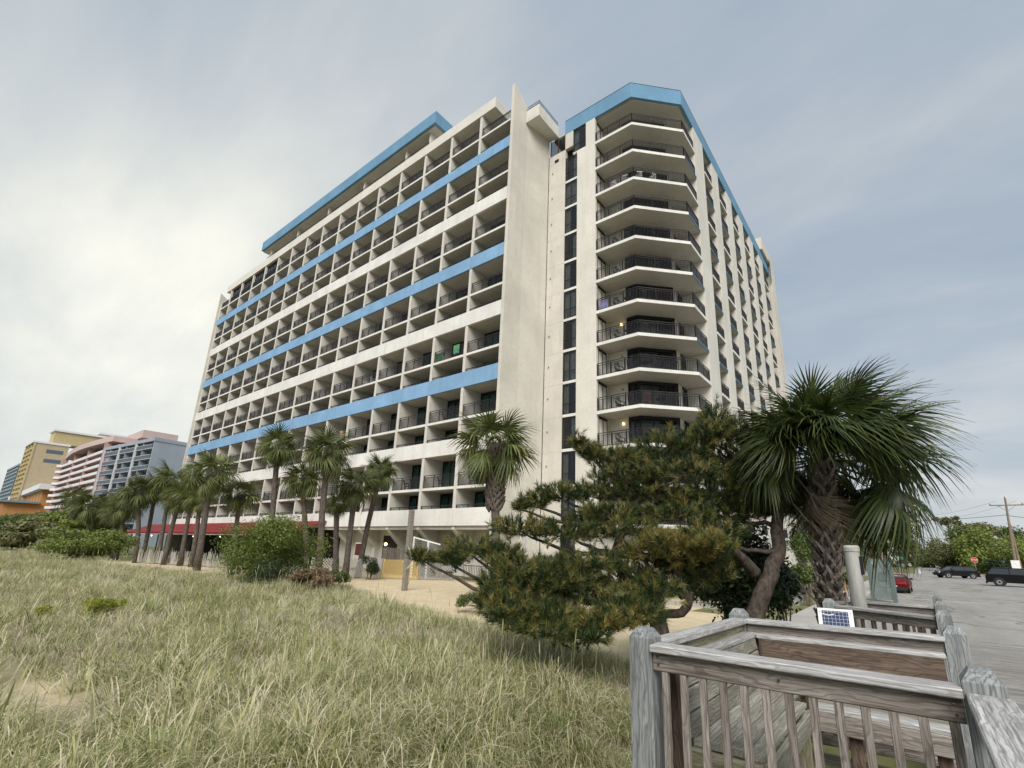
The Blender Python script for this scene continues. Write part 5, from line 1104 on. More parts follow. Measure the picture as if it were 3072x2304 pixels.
# row of palms in front of the hotel (photo position of crown, crown radius, foot, distance)
PALMS = [
 (836, 1340, 68, 806, 1690, 37, 'tall palm with a bare leaning trunk behind the large green bush'),
 (985, 1352, 82, 956, 1712, 31, 'tallest palm with a slim trunk right of the large green bush'),
 (912, 1438, 66, 925, 1690, 37, 'bushy palm between the two tallest palms'),
 (1068, 1452, 72, 1040, 1690, 34, 'palm with a shaggy leaning trunk left of the sand court'),
 (1140, 1412, 58, 1078, 1690, 36, 'palm with a thin leaning trunk nearest the lattice fence'),
 (1012, 1512, 42, 1010, 1690, 36, 'short palm behind the shaggy leaning trunk'),
 (634, 1416, 74, 598, 1668, 44, 'tall palm with a thick leaning trunk in front of the awning'),
 (720, 1482, 62, 706, 1665, 46, 'lower palm with a straight dark trunk over the awning'),
 (515, 1440, 60, 480, 1650, 56, 'tall palm in the left group against the grey block'),
 (420, 1472, 60, 416, 1642, 58, 'full palm with a thick trunk in the left group'),
 (470, 1462, 50, 436, 1642, 60, 'palm behind the thick trunk in the left group'),
 (540, 1492, 54, 500, 1648, 54, 'palm leaning right in front of the awning end'),
 (578, 1478, 55, 548, 1652, 52, 'palm with a dark trunk left of the thick leaning one'),
 (604, 1490, 48, 582, 1655, 50, 'slim palm tucked behind the thick leaning trunk'),
 (378, 1516, 52, 362, 1618, 66, 'palm at the right end of the distant shrubs'),
 (345, 1530, 46, 350, 1620, 70, 'small palm in front of the grey block foot'),
 (222, 1490, 40, 219, 1588, 92, 'small distant palm in front of the pink hotel'),
 (276, 1515, 56, 268, 1600, 80, 'yellowish ragged palm left of the grey block'),
 (312, 1528, 42, 302, 1602, 84, 'ragged palm right of the yellowish one')]
for i, (a, b_, r_, bx, by, D, lab) in enumerate(PALMS): palm(a, b_, r_, bx, by, D, lab, i, zb=0.15, tr=0.17 if i != 6 else 0.21)
palm(1482, 1335, 128, 1490, 1700, 19.5, 'single palm with a shaggy trunk in front of the hotel end wall', 2, 0.1, 1, 0.17)
for i, (a, b_, r_, bx, by, D, lab) in enumerate([(2624, 1640, 20, 2628, 1712, 118, 'small far palm left of the road, nearest the piling'), (2712, 1632, 17, 2716, 1700, 140, 'slim far palm by the road'), (2735, 1630, 16, 2744, 1700, 150, 'slimmest far palm by the road'), (2395, 1520, 34, 2400, 1700, 34, 'small palm beside the tower foot behind the near palm')]):
    palm(a, b_, r_, bx, by, D, lab, i, 0.0, 0, 0.16)

# ------------------------------------------------------------------ the near palm: every frond and leaf base is its own piece
DN = 9.4; pc_ = at_d(2462, 1372, DN); pf = at_d(2476, 1800, DN)
near = tag(empty('palmetto_palm', (pf[0], pf[1], 0.05)), 'large near palm with crisscross leaf bases and dark drooping fronds', 'palm tree', 'palmetto palms by the hotel')
q = np.array([pc_[0]-pf[0], pc_[1]-pf[1], pc_[2]-0.05]); RT = 0.107
MB().tube([(0, 0, -0.2), (q[0]*0.33, q[1]*0.33, q[2]*0.33), (q[0]*0.66, q[1]*0.66, q[2]*0.66), tuple(q)], [RT, RT*0.95, RT*0.95, RT*0.7], 14).build('trunk', M['palmbark'], near, smooth=True)
bmes = []
for s in range(4): b = MB(); boot_part(b, (0, 0, 0), (1, 0, 0), (0, 0, 1), (0, 1, 0), 0.186+0.02*s, 0.056+0.005*s); bmes.append(b.mesh('leaf_base', M['boot']))
r_ = random.Random(5); nrow = int(q[2]/0.13)
for i in range(nrow):
    for j in range(6):
        a = 2*math.pi*(j+0.5*(i % 2))/6 + r_.uniform(-.1, .1); z = 0.13*i + r_.uniform(-.02, .02); t_ = z/q[2]; rad = RT*(0.97-0.1*t_)
        o_ = obj('leaf_base', r_.choice(bmes), near, (q[0]*t_+rad*math.cos(a), q[1]*t_+rad*math.sin(a), z)); o_.rotation_euler = (r_.uniform(-.08, .08), r_.uniform(-0.12, 0.08), a)
for i in range(7):                                        # a few long broken stalks
    a = r_.uniform(2.2, 4.6); z = q[2]*r_.uniform(0.35, 0.9); t_ = z/q[2]
    o_ = MB().tube([(0, 0, 0), (0.2, 0, 0.22), (0.36, 0, 0.46)], [0.02, 0.014, 0.008], 5).build('dead_stalk', M['boot'], near, loc=(q[0]*t_+RT*0.9*math.cos(a), q[1]*t_+RT*0.9*math.sin(a), z)); o_.rotation_euler = (0, 0, a)
rng = np.random.default_rng(8)
els = crown_els(104, rng, -0.80, 1.25)
for i, (az, el, ro) in enumerate(els):
    side = math.cos(az-R(37))
    if el < -0.12 and side < 0.25: el = -0.12 + 0.35*rng.random()
    if el < 0.28 and math.cos(az-R(-82)) > 0.45: el = 0.28 + 0.4*rng.random()
    if el < -0.5: el = -0.5
    me_ = FR_HI[min(6, int(6*i/len(els)+rng.random()*1.5))]; lean = 1.0 + 0.12*math.cos(az-R(37))
    o_ = obj('frond', me_, near, tuple(q+np.array([0, 0, 0.12])-np.array([0, 0, 0.25*i/len(els)]))); o_.rotation_euler = (ro, -el, az); o_.rotation_mode = 'XYZ'; s_ = 0.89*lean*rng.uniform(0.80, 1.12); o_.scale = (s_,)*3
for i in range(14):
    az = rng.uniform(1.7, 3.9); o_ = obj('dry_frond', FR_DRY[i % 2], near, tuple(q-np.array([0, 0, 0.25]))); o_.rotation_euler = (0, rng.uniform(0.75, 1.3), az); o_.scale = (0.7,)*3

# ------------------------------------------------------------------ leafy shrubs and trees
def leaves(blobs, n, size, rng, up=0.35, shell=0.55, asp=0.5, hang=0.0):
    """leaf quads spread through ellipsoids, thicker towards the outside; returns arrays"""
    C_ = np.array([b[0] for b in blobs], float); Rr = np.array([b[1] for b in blobs], float); w = (Rr[:,0]*Rr[:,1]*Rr[:,2])**(2/3); idx = rng.choice(len(blobs), n, p=w/w.sum())
    d = rng.normal(size=(n, 3)); d /= np.linalg.norm(d, axis=1)[:,None]; rad = shell + (1-shell)*rng.random(n)**0.6; rad *= 1 + 0.14*np.sin(d[:,0]*7+idx)*np.sin(d[:,1]*6+idx*2)+0.16*rng.normal(size=n)
    P = C_[idx] + d*Rr[idx]*rad[:,None]; nn = d + np.array([0, 0, up]) + 0.75*rng.normal(size=(n, 3)); nn /= np.linalg.norm(nn, axis=1)[:,None]
    a = np.cross(nn, rng.normal(size=(n, 3))); a /= np.linalg.norm(a, axis=1)[:,None]; b_ = np.cross(nn, a); s = size*rng.uniform(0.6, 1.35, n)[:,None]
    V_ = np.stack([P-a*s*0.5, P+b_*s*asp*0.5+nn*s*0.06, P+a*s*0.5, P-b_*s*asp*0.5+nn*s*0.06], 1).reshape(-1, 3); F_ = np.arange(4*n).reshape(-1, 4); return V_, F_
def blobs_at(px, py, wpx, hpx, D, n, rng, depth=0.8, flat=0.55):
    """overlapping lumps filling an ellipse of the given photo size at distance D, in metres"""
    c = at_d(px, py, D); k_ = px_m(c); W_, H_ = wpx/k_/2, hpx/k_/2; right = np.array([CR[0], CR[1], 0]); right /= np.linalg.norm(right); fw = np.array([-right[1], right[0], 0]); out_ = []
    for i in range(n):
        a = rng.uniform(0, 6.28); rr_ = math.sqrt(rng.random())*0.72; u, v = rr_*math.cos(a), rr_*math.sin(a); dd_ = rng.uniform(-1, 1)*depth*W_*math.sqrt(max(0.05, 1-rr_**2))
        s = rng.uniform(0.30, 0.48); out_.append((c + right*u*W_ + np.array([0, 0, v*H_]) + fw*dd_, (W_*s, W_*s, min(W_*s*1.2, H_*(s+0.08)))))
    return c, out_, W_, H_
M['bark'] = plain('grey_brown_bark', (0.13, 0.105, 0.085), 0.95, var=0.35, scale=7, bump=0.9)
M['leaf_bright'] = leafmat('bright_shrub_leaf', [(0, (0.065, 0.095, 0.02)), (0.5, (0.155, 0.205, 0.042)), (1, (0.33, 0.37, 0.095))], 0.5, 0.3, 0.35)
M['leaf_mid'] = leafmat('shrub_leaf', [(0, (0.04, 0.065, 0.018)), (0.5, (0.095, 0.135, 0.034)), (1, (0.20, 0.235, 0.065))], 0.5, 0.28, 0.35)
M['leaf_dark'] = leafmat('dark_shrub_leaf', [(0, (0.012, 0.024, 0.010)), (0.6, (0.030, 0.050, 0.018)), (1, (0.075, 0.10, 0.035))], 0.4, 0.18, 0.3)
M['leaf_lime'] = leafmat('lime_tree_leaf', [(0, (0.12, 0.16, 0.03)), (0.5, (0.24, 0.30, 0.06)), (1, (0.42, 0.46, 0.12))], 0.55, 0.3, 0.4)
M['leaf_olive'] = leafmat('olive_tree_leaf', [(0, (0.07, 0.08, 0.028)), (0.5, (0.15, 0.155, 0.058)), (1, (0.28, 0.265, 0.11))], 0.6, 0.25, 0.4)
M['leaf_brown'] = leafmat('brown_dried_leaf', [(0, (0.10, 0.06, 0.035)), (0.5, (0.22, 0.15, 0.085)), (1, (0.33, 0.25, 0.15))], 0.8, 0.2, 0.3)
M['leaf_weed'] = leafmat('yellow_green_weed', [(0, (0.16, 0.18, 0.02)), (0.5, (0.27, 0.30, 0.04)), (1, (0.42, 0.44, 0.08))], 0.5, 0.3, 0.2)
M['leaf_red'] = leafmat('reddish_leaf', [(0, (0.08, 0.035, 0.025)), (1, (0.20, 0.11, 0.07))], 0.6, 0.2, 0.3)
def shrub(name, px, py, w, h, D, n, size, m, label, cat='shrub', group=None, zb=0.0, nb=14, seed=0, stems=5, asp=0.5, depth=0.8, shell=0.5):
    rng = np.random.default_rng(seed+int(px)); c, bl, W_, H_ = blobs_at(px, py, w, h, D, nb, rng, depth); e = tag(empty(name, (c[0], c[1], zb)), label, cat, group); off = np.array([c[0], c[1], zb])
    V_, F_ = leaves(bl, n, size, rng, asp=asp, shell=shell); tag(obj('foliage', np_mesh('foliage', V_-off, F_, m), e), kind='stuff')
    b = MB()
    for i in range(stems):
        q_ = np.array(bl[i % len(bl)][0])-off; s0 = (rng.uniform(-.2, .2)*W_, rng.uniform(-.2, .2)*W_, -0.1); sr_ = max(0.008, min(0.05, H_*0.05)); b.tube([s0, (q_[0]*0.5+s0[0]*0.5, q_[1]*0.5+s0[1]*.5, q_[2]*0.45), tuple(q_)], [sr_, sr_*0.7, sr_*0.25], 6)
    b.build('stems', M['bark'], e); return e
def tree(px, py, w, h, D, n, size, m, label, by, seed=0, tr=0.22, nb=16, depth=0.8, shell=0.5, flat=False, group='trees along the road'):
    rng = np.random.default_rng(seed+int(px)); c, bl, W_, H_ = blobs_at(px, py, w, h, D, nb, rng, depth); e = tag(empty('broadleaf_tree', (c[0], c[1], 0)), label, 'tree', group); off = np.array([c[0], c[1], 0])
    V_, F_ = leaves(bl, n, size, rng, shell=shell); tag(obj('crown', np_mesh('crown', V_-off, F_, m), e), kind='stuff')
    b = MB(); fork = np.array([rng.uniform(-.2, .2), 0, max(0.4, (c[2]-H_)*0.9+0.3*H_)]); b.tube([(0, 0, -0.3), tuple(fork*0.5), tuple(fork)], [tr*1.3, tr, tr*0.85], 8)
    for i in range(min(8, len(bl))): q_ = np.array(bl[i][0])-off; b.tube([tuple(fork), tuple((fork+q_)/2+np.array([0, 0, 0.15*H_])), tuple(q_)], [tr*0.6, tr*0.35, 0.02], 6)
    b.build('trunk', M['bark'], e); return e
shrub('wax_myrtle_bush', 825, 1648, 285, 185, hitD(825, 1745), 30000, 0.095, M['leaf_bright'], 'large bright green bush in the grass in front of the palms', 'bush', zb=0.4, nb=26, seed=1, shell=0.35, asp=0.38)
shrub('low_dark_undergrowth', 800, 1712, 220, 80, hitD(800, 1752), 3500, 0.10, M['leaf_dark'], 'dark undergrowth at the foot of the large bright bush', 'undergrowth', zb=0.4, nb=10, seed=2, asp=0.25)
shrub('rounded_bush', 262, 1624, 215, 86, 45.0, 16000, 0.16, M['leaf_bright'], 'rounded green bush in the grass at far left', 'bush', zb=0.5, nb=20, seed=3)
shrub('brown_shrub', 952, 1738, 140, 66, hitD(952, 1768)-0.5, 4200, 0.085, M['leaf_brown'], 'brown dried hydrangea-like shrub at the edge of the sand', zb=0.3, nb=12, seed=4, asp=0.8)
shrub('green_shrub', 1012, 1728, 70, 50, hitD(990, 1762)-0.4, 1500, 0.085, M['leaf_mid'], 'small green shrub growing out of the brown one', zb=0.3, nb=6, seed=5)
shrub('green_shrub', 1392, 1800, 70, 50, hitD(1392, 1836)-0.2, 1500, 0.06, M['leaf_mid'], 'small dark green shrub left of the spiky yucca', zb=0.3, nb=6, seed=6)
shrub('yellow_weed', 300, 1822, 125, 60, hitD(303, 1862)-0.2, 2600, 0.05, M['leaf_weed'], 'yellow green weed clump in the grass', 'weed', 'yellow green weeds', zb=0.5, nb=8, seed=7)
shrub('yellow_weed', 118, 1832, 60, 40, hitD(118, 1862)-0.2, 700, 0.045, M['leaf_weed'], 'smaller yellow green weed clump nearest the left edge', 'weed', 'yellow green weeds', zb=0.5, nb=4, seed=8)
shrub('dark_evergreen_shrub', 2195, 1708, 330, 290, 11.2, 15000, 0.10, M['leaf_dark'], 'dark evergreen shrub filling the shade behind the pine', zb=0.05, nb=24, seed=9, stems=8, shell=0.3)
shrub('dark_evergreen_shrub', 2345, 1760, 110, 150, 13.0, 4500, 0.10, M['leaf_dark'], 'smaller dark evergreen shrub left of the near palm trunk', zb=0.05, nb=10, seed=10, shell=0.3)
for i, (px_, py_, w, h, D, mm, lab) in enumerate([(60, 1572, 170, 60, 120, 'leaf_mid', 'green coastal shrub mass at the left edge below the teal tower'), (150, 1558, 150, 56, 115, 'leaf_olive', 'olive coastal shrub below the orange deck'), (205, 1556, 120, 60, 105, 'leaf_bright', 'brighter green shrub below the pink hotel'), (40, 1600, 150, 50, 100, 'leaf_mid', 'low shrub at the left edge above the grass'), (118, 1590, 140, 55, 100, 'leaf_olive', 'olive shrub in front of the dark mass'), (255, 1575, 90, 40, 90, 'leaf_bright', 'low bright shrub left of the ragged palms'), (30, 1618, 130, 36, 70, 'leaf_olive', 'greyish low dune shrub at the left edge'), (320, 1575, 90, 60, 82, 'leaf_olive', 'olive shrub under the ragged palms')]):
    shrub('coastal_shrub', px_, py_, w, h, D, 4200, 0.45, M[mm], lab, 'shrub', 'coastal shrubs far left', nb=12, seed=30+i, stems=3)
# trees and hedges across the street
for i, a in enumerate([(2992, 1652, 190, 130, 122, 9000, 0.5, 'leaf_lime', 'broad lime green tree right of the road beside the pole'), (2905, 1630, 130, 120, 140, 7000, 0.55, 'leaf_mid', 'taller green tree behind the lime one'), (2856, 1664, 130, 90, 128, 6000, 0.5, 'leaf_olive', 'olive tree close to the road end'), (2930, 1590, 120, 40, 165, 3500, 0.6, 'leaf_olive', 'brownish tree top rising behind the green one'), (3060, 1640, 110, 130, 135, 5000, 0.5, 'leaf_mid', 'green tree behind the utility poles'), (2800, 1678, 120, 50, 170, 4000, 0.6, 'leaf_mid', 'dark green hedge-like tree at the end of the road'), (2740, 1662, 100, 70, 190, 4000, 0.7, 'leaf_olive', 'distant olive tree left of the road end'), (2690, 1630, 110, 110, 160, 5000, 0.6, 'leaf_olive', 'tall olive tree behind the street name sign'), (2600, 1628, 130, 110, 110, 6000, 0.45, 'leaf_olive', 'olive tree above the information board'), (2540, 1648, 90, 110, 70, 5000, 0.3, 'leaf_mid', 'green tree right of the near palm trunk'), (3010, 1700, 120, 40, 118, 3000, 0.4, 'leaf_dark', 'low dark shrubs under the lime tree'), (2920, 1700, 110, 36, 126, 2500, 0.4, 'leaf_mid', 'low shrubs behind the black hatchback')]):
    tree(a[0], a[1], a[2], a[3], a[4], a[5], a[6], M[a[7]], a[8], 1715, seed=50+i, tr=0.25)
tree(2842, 1562, 62, 34, 210, 1500, 0.7, M['leaf_olive'], 'lone umbrella-shaped pine above the other trees', 1700, seed=70, tr=0.3, nb=6, shell=0.2)
shrub('reddish_shrub', 2620, 1678, 60, 40, 90, 2200, 0.3, M['leaf_red'], 'reddish brown shrub behind the piling', zb=0, nb=8, seed=71)
shrub('clipped_shrub', 2538, 1728, 60, 46, 34, 2500, 0.1, M['leaf_mid'], 'rounded green shrub on the lawn behind the piling', zb=0, nb=6, seed=72)
for i, (px_, py_, w, h, D) in enumerate([(2395, 1640, 120, 110, 30), (2425, 1620, 90, 130, 36), (2420, 1725, 90, 60, 27), (2100, 1770, 160, 60, 24), (1960, 1770, 140, 40, 24.5)]):
    shrub('entrance_shrub', px_, py_, w, h, D, 4000, 0.12, M['leaf_dark'] if i % 2 else M['leaf_mid'], ['slender leafy shrub against the tower foot', 'taller leafy shrub left of the near palm', 'low shrub at the foot of the entrance bed', 'low planting seen under the pine branches', 'low hedge behind the sand court edging'][i], 'shrub', 'planting beside the tower', nb=9, seed=80+i, stems=6, shell=0.3)
shrub('hedge', 1112, 1690, 80, 66, 34.5, 3000, 0.09, M['leaf_dark'], 'low dark hedge behind the lattice fence', 'hedge', zb=0, nb=6, seed=90)
# yuccas
def yucca(px, py, rpx, D, label, m, n=60, zb=0.4):
    c = at_d(px, py, D); L_ = rpx/px_m(c); e = tag(empty('yucca', (c[0], c[1], c[2]-0.3*L_)), label, 'yucca', 'yuccas on the dune edge'); rng = np.random.default_rng(int(px)); me_ = []
    for s in range(3):
        V_ = []
        for u, w in ((0, 0.25), (0.35, 1.0), (0.75, 0.6), (1.0, 0.04)): x = u*L_; z = -0.10*L_*u*u*(s); V_ += [(x, -w*0.022, z+0.006), (x, 0, z), (x, w*0.022, z+0.006)]
        me_.append(np_mesh('leaf', V_, [(a+3*k_, a+1+3*k_, a+4+3*k_, a+3+3*k_) for k_ in range(3) for a in (0, 1)], m))
    for i in range(n): o_ = obj('leaf', me_[i % 3], e, (0, 0, rng.uniform(0, 0.18)*L_)); o_.rotation_euler = (0, -rng.uniform(-0.1, 1.35), i*2.4)
    return e
M['yucca'] = leafmat('yucca_leaf', [(0, (0.018, 0.03, 0.02)), (0.6, (0.04, 0.062, 0.04)), (1, (0.10, 0.13, 0.07))], 0.4, 0.1, 0.2); M['yuccag'] = leafmat('green_yucca_leaf', [(0, (0.05, 0.075, 0.03)), (1, (0.16, 0.20, 0.08))], 0.45, 0.15, 0.2)
yucca(1446, 1812, 66, hitD(1446, 1842), 'dark spiky yucca at the dune edge under the pine', M['yucca'], 90); yucca(762, 1712, 60, hitD(762, 1745), 'pale green yucca at the foot of the large bush', M['yuccag'], 60); yucca(690, 1722, 45, hitD(690, 1740), 'low green yucca left of the pale one', M['yuccag'], 50)

# ------------------------------------------------------------------ wind-shaped pine
M['needle'] = leafmat('pine_needle', [(0, (0.012, 0.024, 0.008)), (0.45, (0.028, 0.050, 0.015)), (0.8, (0.060, 0.088, 0.026)), (1.0, (0.15, 0.15, 0.06))], 0.5, 0.15, 0.55)
M['needlem'] = leafmat('mid_pine_needle', [(0, (0.045, 0.058, 0.014)), (0.5, (0.095, 0.112, 0.028)), (1.0, (0.22, 0.21, 0.065))], 0.5, 0.15, 0.3)
M['needlel'] = leafmat('young_pine_needle', [(0, (0.11, 0.115, 0.03)), (0.5, (0.23, 0.215, 0.065)), (1.0, (0.45, 0.38, 0.17))], 0.5, 0.2, 0.3)
M['needley'] = leafmat('yellowing_pine_needle', [(0, (0.08, 0.07, 0.016)), (0.5, (0.19, 0.16, 0.036)), (1.0, (0.38, 0.29, 0.09))], 0.5, 0.15, 0.4)
t = T('pine_bark'); v = t.coords('World', (7, 7, 3)); n_ = t.noise(v, 2.2, 6, 0.7); t.col(t.ramp(n_, [(0.32, (0.028, 0.022, 0.018)), (0.68, (0.14, 0.115, 0.095))])); t.set(Roughness=0.95, Specular_IOR_Level=0.1); t.bump(n_, 1.0, 0.03); M['pinebark'] = t.m
PADS = [(2145,1262,46,44,9.8,0),(2128,1300,60,40,9.6,0),(1738,1330,20,16,9.2,0),(1765,1352,32,24,9.2,0),(1800,1372,46,30,9.2,0),(1874,1378,56,36,9.0,0),(1982,1345,76,52,9.4,0),(2080,1335,76,46,9.6,0),(2172,1352,84,70,9.9,0),(2036,1420,140,50,9.2,0),(1874,1432,100,40,9.0,0),
 (1684,1486,84,34,8.8,0),(1602,1512,34,22,8.7,0),(1562,1524,17,13,8.7,0),(1792,1484,110,36,9.1,0),(1955,1484,140,42,9.3,0),(2145,1474,120,52,9.7,0),(2240,1452,80,74,10.1,0),(2270,1390,54,46,10.2,0),(1836,1540,90,26,8.7,0),(2026,1545,110,30,8.9,0),(2180,1545,90,40,9.8,0),
 (1575,1590,100,38,8.3,0),(1711,1602,120,38,8.4,0),(1874,1592,110,36,8.5,0),(1413,1652,84,36,8.4,0),(1348,1680,44,26,8.4,0),(1266,1674,22,18,8.5,0),(1575,1704,110,40,7.9,0),(1684,1716,110,42,7.9,0),(1792,1690,110,40,8.0,0),(2036,1630,120,46,8.0,1),(2118,1640,80,42,8.1,1),(1950,1660,90,40,8.2,1),
 (1521,1798,72,48,7.6,0),(1602,1772,84,52,7.6,0),(1711,1762,100,42,7.8,0),(1494,1750,54,50,7.7,0),(1928,1800,54,46,7.9,0),(1860,1740,80,40,8.2,0),(1711,1866,110,30,7.2,0),(1800,1868,100,30,7.1,1),(1640,1840,60,34,7.3,0),(2000,1720,90,50,8.6,0),(2250,1330,30,24,10.0,0),(1930,1405,90,40,9.5,0),(2100,1405,90,44,9.9,0),(2080,1505,110,40,9.6,0),(1780,1560,80,26,8.9,0),(1500,1665,70,30,8.2,0),(1600,1830,90,40,7.5,0),(1480,1800,50,40,7.6,0),(1650,1740,120,50,7.9,0),(2215,1300,60,44,10.0,0),(2290,1330,60,44,10.2,0),(2330,1430,60,50,10.2,0),(2320,1530,60,40,10.0,0),(2240,1520,80,40,9.9,0),(1640,1890,100,34,7.0,0),(1740,1905,90,30,6.9,0),(1540,1838,70,40,7.3,0),(1560,1858,90,34,7.3,0),(1900,1850,90,40,7.4,0),(1830,1800,100,40,7.7,0),(1970,1770,70,40,8.0,0),(2110,1720,90,60,8.6,0),(2060,1680,100,50,8.4,1),(2150,1600,90,50,9.0,0)]
pine = tag(empty('pine_tree', (0, 0, 0)), 'dark wind-shaped pine with twisted trunks spreading in front of the tower', 'pine tree'); base = at_d(1975, 1880, 8.4); base[2] = 0.45
pine.location = (base[0], base[1], 0.45); off = np.array(base)
def wpt(px, py, D): return at_d(px, py, D) - off
limbs = MB(); rng = np.random.default_rng(17)
def limb(pts, rads, n=9, jit=0.03):
    P = [np.array(p) for p in pts]; out_ = []; rr_ = []
    for i in range(len(P)-1):
        for j in range(4):
            t_ = j/4; p0_, p1_, p2_, p3_ = P[max(i-1, 0)], P[i], P[i+1], P[min(i+2, len(P)-1)]
            q_ = 0.5*((2*p1_)+(-p0_+p2_)*t_+(2*p0_-5*p1_+4*p2_-p3_)*t_**2+(-p0_+3*p1_-3*p2_+p3_)*t_**3); out_.append(tuple(q_+rng.normal(0, jit, 3)*rads[i])); rr_.append(rads[i]+(rads[i+1]-rads[i])*t_)
    out_.append(tuple(P[-1])); rr_.append(rads[-1]); limbs.tube(out_, rr_, n)
trunkR = [wpt(2262, 1990, 9.0), wpt(2272, 1840, 9.0), wpt(2300, 1740, 9.1), wpt(2335, 1660, 9.3), wpt(2330, 1570, 9.6), wpt(2330, 1470, 9.9), wpt(2260, 1400, 10.0), wpt(2180, 1330, 9.9)]
limb(trunkR, [0.16, 0.145, 0.13, 0.115, 0.10, 0.08, 0.05, 0.03], 12, 0.10)
trunkL = [wpt(1990, 1960, 8.3), wpt(1975, 1870, 8.3), wpt(1930, 1810, 8.3), wpt(1880, 1740, 8.4), wpt(1850, 1660, 8.6), wpt(1880, 1560, 8.9), wpt(1930, 1480, 9.2), wpt(1990, 1390, 9.4)]
limb(trunkL, [0.15, 0.135, 0.12, 0.10, 0.085, 0.07, 0.05, 0.03], 12, 0.12)
limb([wpt(1975, 1870, 8.3), wpt(1965, 1820, 8.2), wpt(1998, 1768, 8.2), wpt(2035, 1762, 8.3), wpt(2068, 1800, 8.4), wpt(2045, 1838, 8.4), wpt(1985, 1842, 8.3)], [0.085, 0.07, 0.065, 0.06, 0.065, 0.07, 0.07], 9, 0.1)
limb([wpt(2265, 1720, 9.1), wpt(2230, 1680, 8.8), wpt(2180, 1640, 8.4), wpt(2110, 1640, 8.1)], [0.11, 0.085, 0.06, 0.025]); limb([wpt(2050, 1790, 8.4), wpt(2035, 1760, 8.3), wpt(2040, 1700, 8.2), wpt(2030, 1640, 8.0)], [0.07, 0.055, 0.04, 0.02])
limb([wpt(1930, 1810, 8.3), wpt(1830, 1800, 8.0), wpt(1720, 1795, 7.8), wpt(1600, 1785, 7.6), wpt(1520, 1790, 7.6)], [0.09, 0.07, 0.055, 0.04, 0.015])
anchors = [wpt(1850, 1660, 8.6), wpt(1880, 1560, 8.9), wpt(1930, 1480, 9.2), wpt(2330, 1570, 9.6), wpt(2330, 1470, 9.9), wpt(2335, 1660, 9.3), wpt(1880, 1740, 8.4), wpt(1930, 1810, 8.3), wpt(2260, 1400, 10.0), wpt(1720, 1795, 7.8)]
TV = []; TF = []; TM = []; cnt = 0
def tuft(p, d, m_, nn, L_):
    global cnt
    d = d/np.linalg.norm(d); a = np.cross(d, rng.normal(size=3)); a /= np.linalg.norm(a); b_ = np.cross(d, a)
    th = rng.uniform(0, 6.28, nn); sp = rng.uniform(0.15, 1.15, nn); dirs = d*np.cos(sp)[:,None] + (a*np.cos(th)[:,None]+b_*np.sin(th)[:,None])*np.sin(sp)[:,None]
    o_ = p + d*rng.uniform(-0.05, 0.08, nn)[:,None]*L_/0.12; tip = o_ + dirs*(L_*rng.uniform(0.7, 1.15, nn))[:,None]; sd = np.cross(dirs, rng.normal(size=(nn, 3))); sd /= np.linalg.norm(sd, axis=1)[:,None]; sd *= 0.0048
    TV.append(np.stack([o_-sd, o_+sd, tip], 1).reshape(-1, 3)); TF.append(np.arange(3*nn).reshape(-1, 3)+cnt); TM.append(np.full(nn, m_)); cnt += 3*nn
right = np.array([CR[0], CR[1], 0]); right /= np.linalg.norm(right); fwd = np.array([-right[1], right[0], 0])
for (px_, py_, rx, ry, D, y_) in PADS:
    c = at_d(px_, py_, D); k_ = px_m(c); rX, rZ = rx/k_*1.04, 0.84*ry/k_; c = c-off
    a_ = min(anchors, key=lambda q_: np.linalg.norm((q_-c)*np.array([1, 1, 1.6]))); mid = (a_+c)/2 + np.array([0, 0, -0.10*np.linalg.norm(a_-c)]); limb([a_, mid, c-np.array([0, 0, 0.35*rZ])], [0.05, 0.035, 0.014], 6, 0.3)
    ntw = max(3, int(rX*9))
    for i in range(ntw):
        ang = rng.uniform(0, 6.28); rr_ = rng.uniform(0.3, 0.95); tip = c + right*rX*rr_*math.cos(ang) + fwd*rX*0.85*rr_*math.sin(ang) + np.array([0, 0, rZ*rng.uniform(-0.2, 0.8)*(1-0.5*rr_)])
        limb([c-np.array([0, 0, 0.35*rZ]), (c+tip)/2-np.array([0, 0, 0.2*rZ]), tip], [0.016, 0.011, 0.006], 4, 0.2)
    nt_ = int(36 + 290*rX*(0.35+rZ))
    for i in range(nt_):
        d = rng.normal(size=3); d /= np.linalg.norm(d); rr_ = rng.uniform(0.35, 1.08)**0.6; p = c + right*d[0]*rX*rr_ + fwd*d[1]*rX*0.85*rr_ + np.array([0, 0, d[2]*rZ*rr_*(1.0 if d[2] > 0 else 0.55)])
        if rng.random() < 0.10: p = p + rng.normal(0, 0.10, 3)
        tuft(p, right*d[0]*0.6+fwd*d[1]*0.6+np.array([0, 0, 0.55+0.5*d[2]])+rng.normal(0, 0.25, 3), (3 if y_ and rng.random() < 0.45 else int(rng.choice(4, p=[0.46, 0.30, 0.19, 0.05]))), 40, 0.125)
limbs.build('trunk', M['pinebark'], pine, smooth=True)
tag(obj('needles', np_mesh('needles', np.vstack(TV), np.vstack(TF), [M['needle'], M['needlem'], M['needlel'], M['needley']], np.concatenate(TM)), pine), kind='stuff')

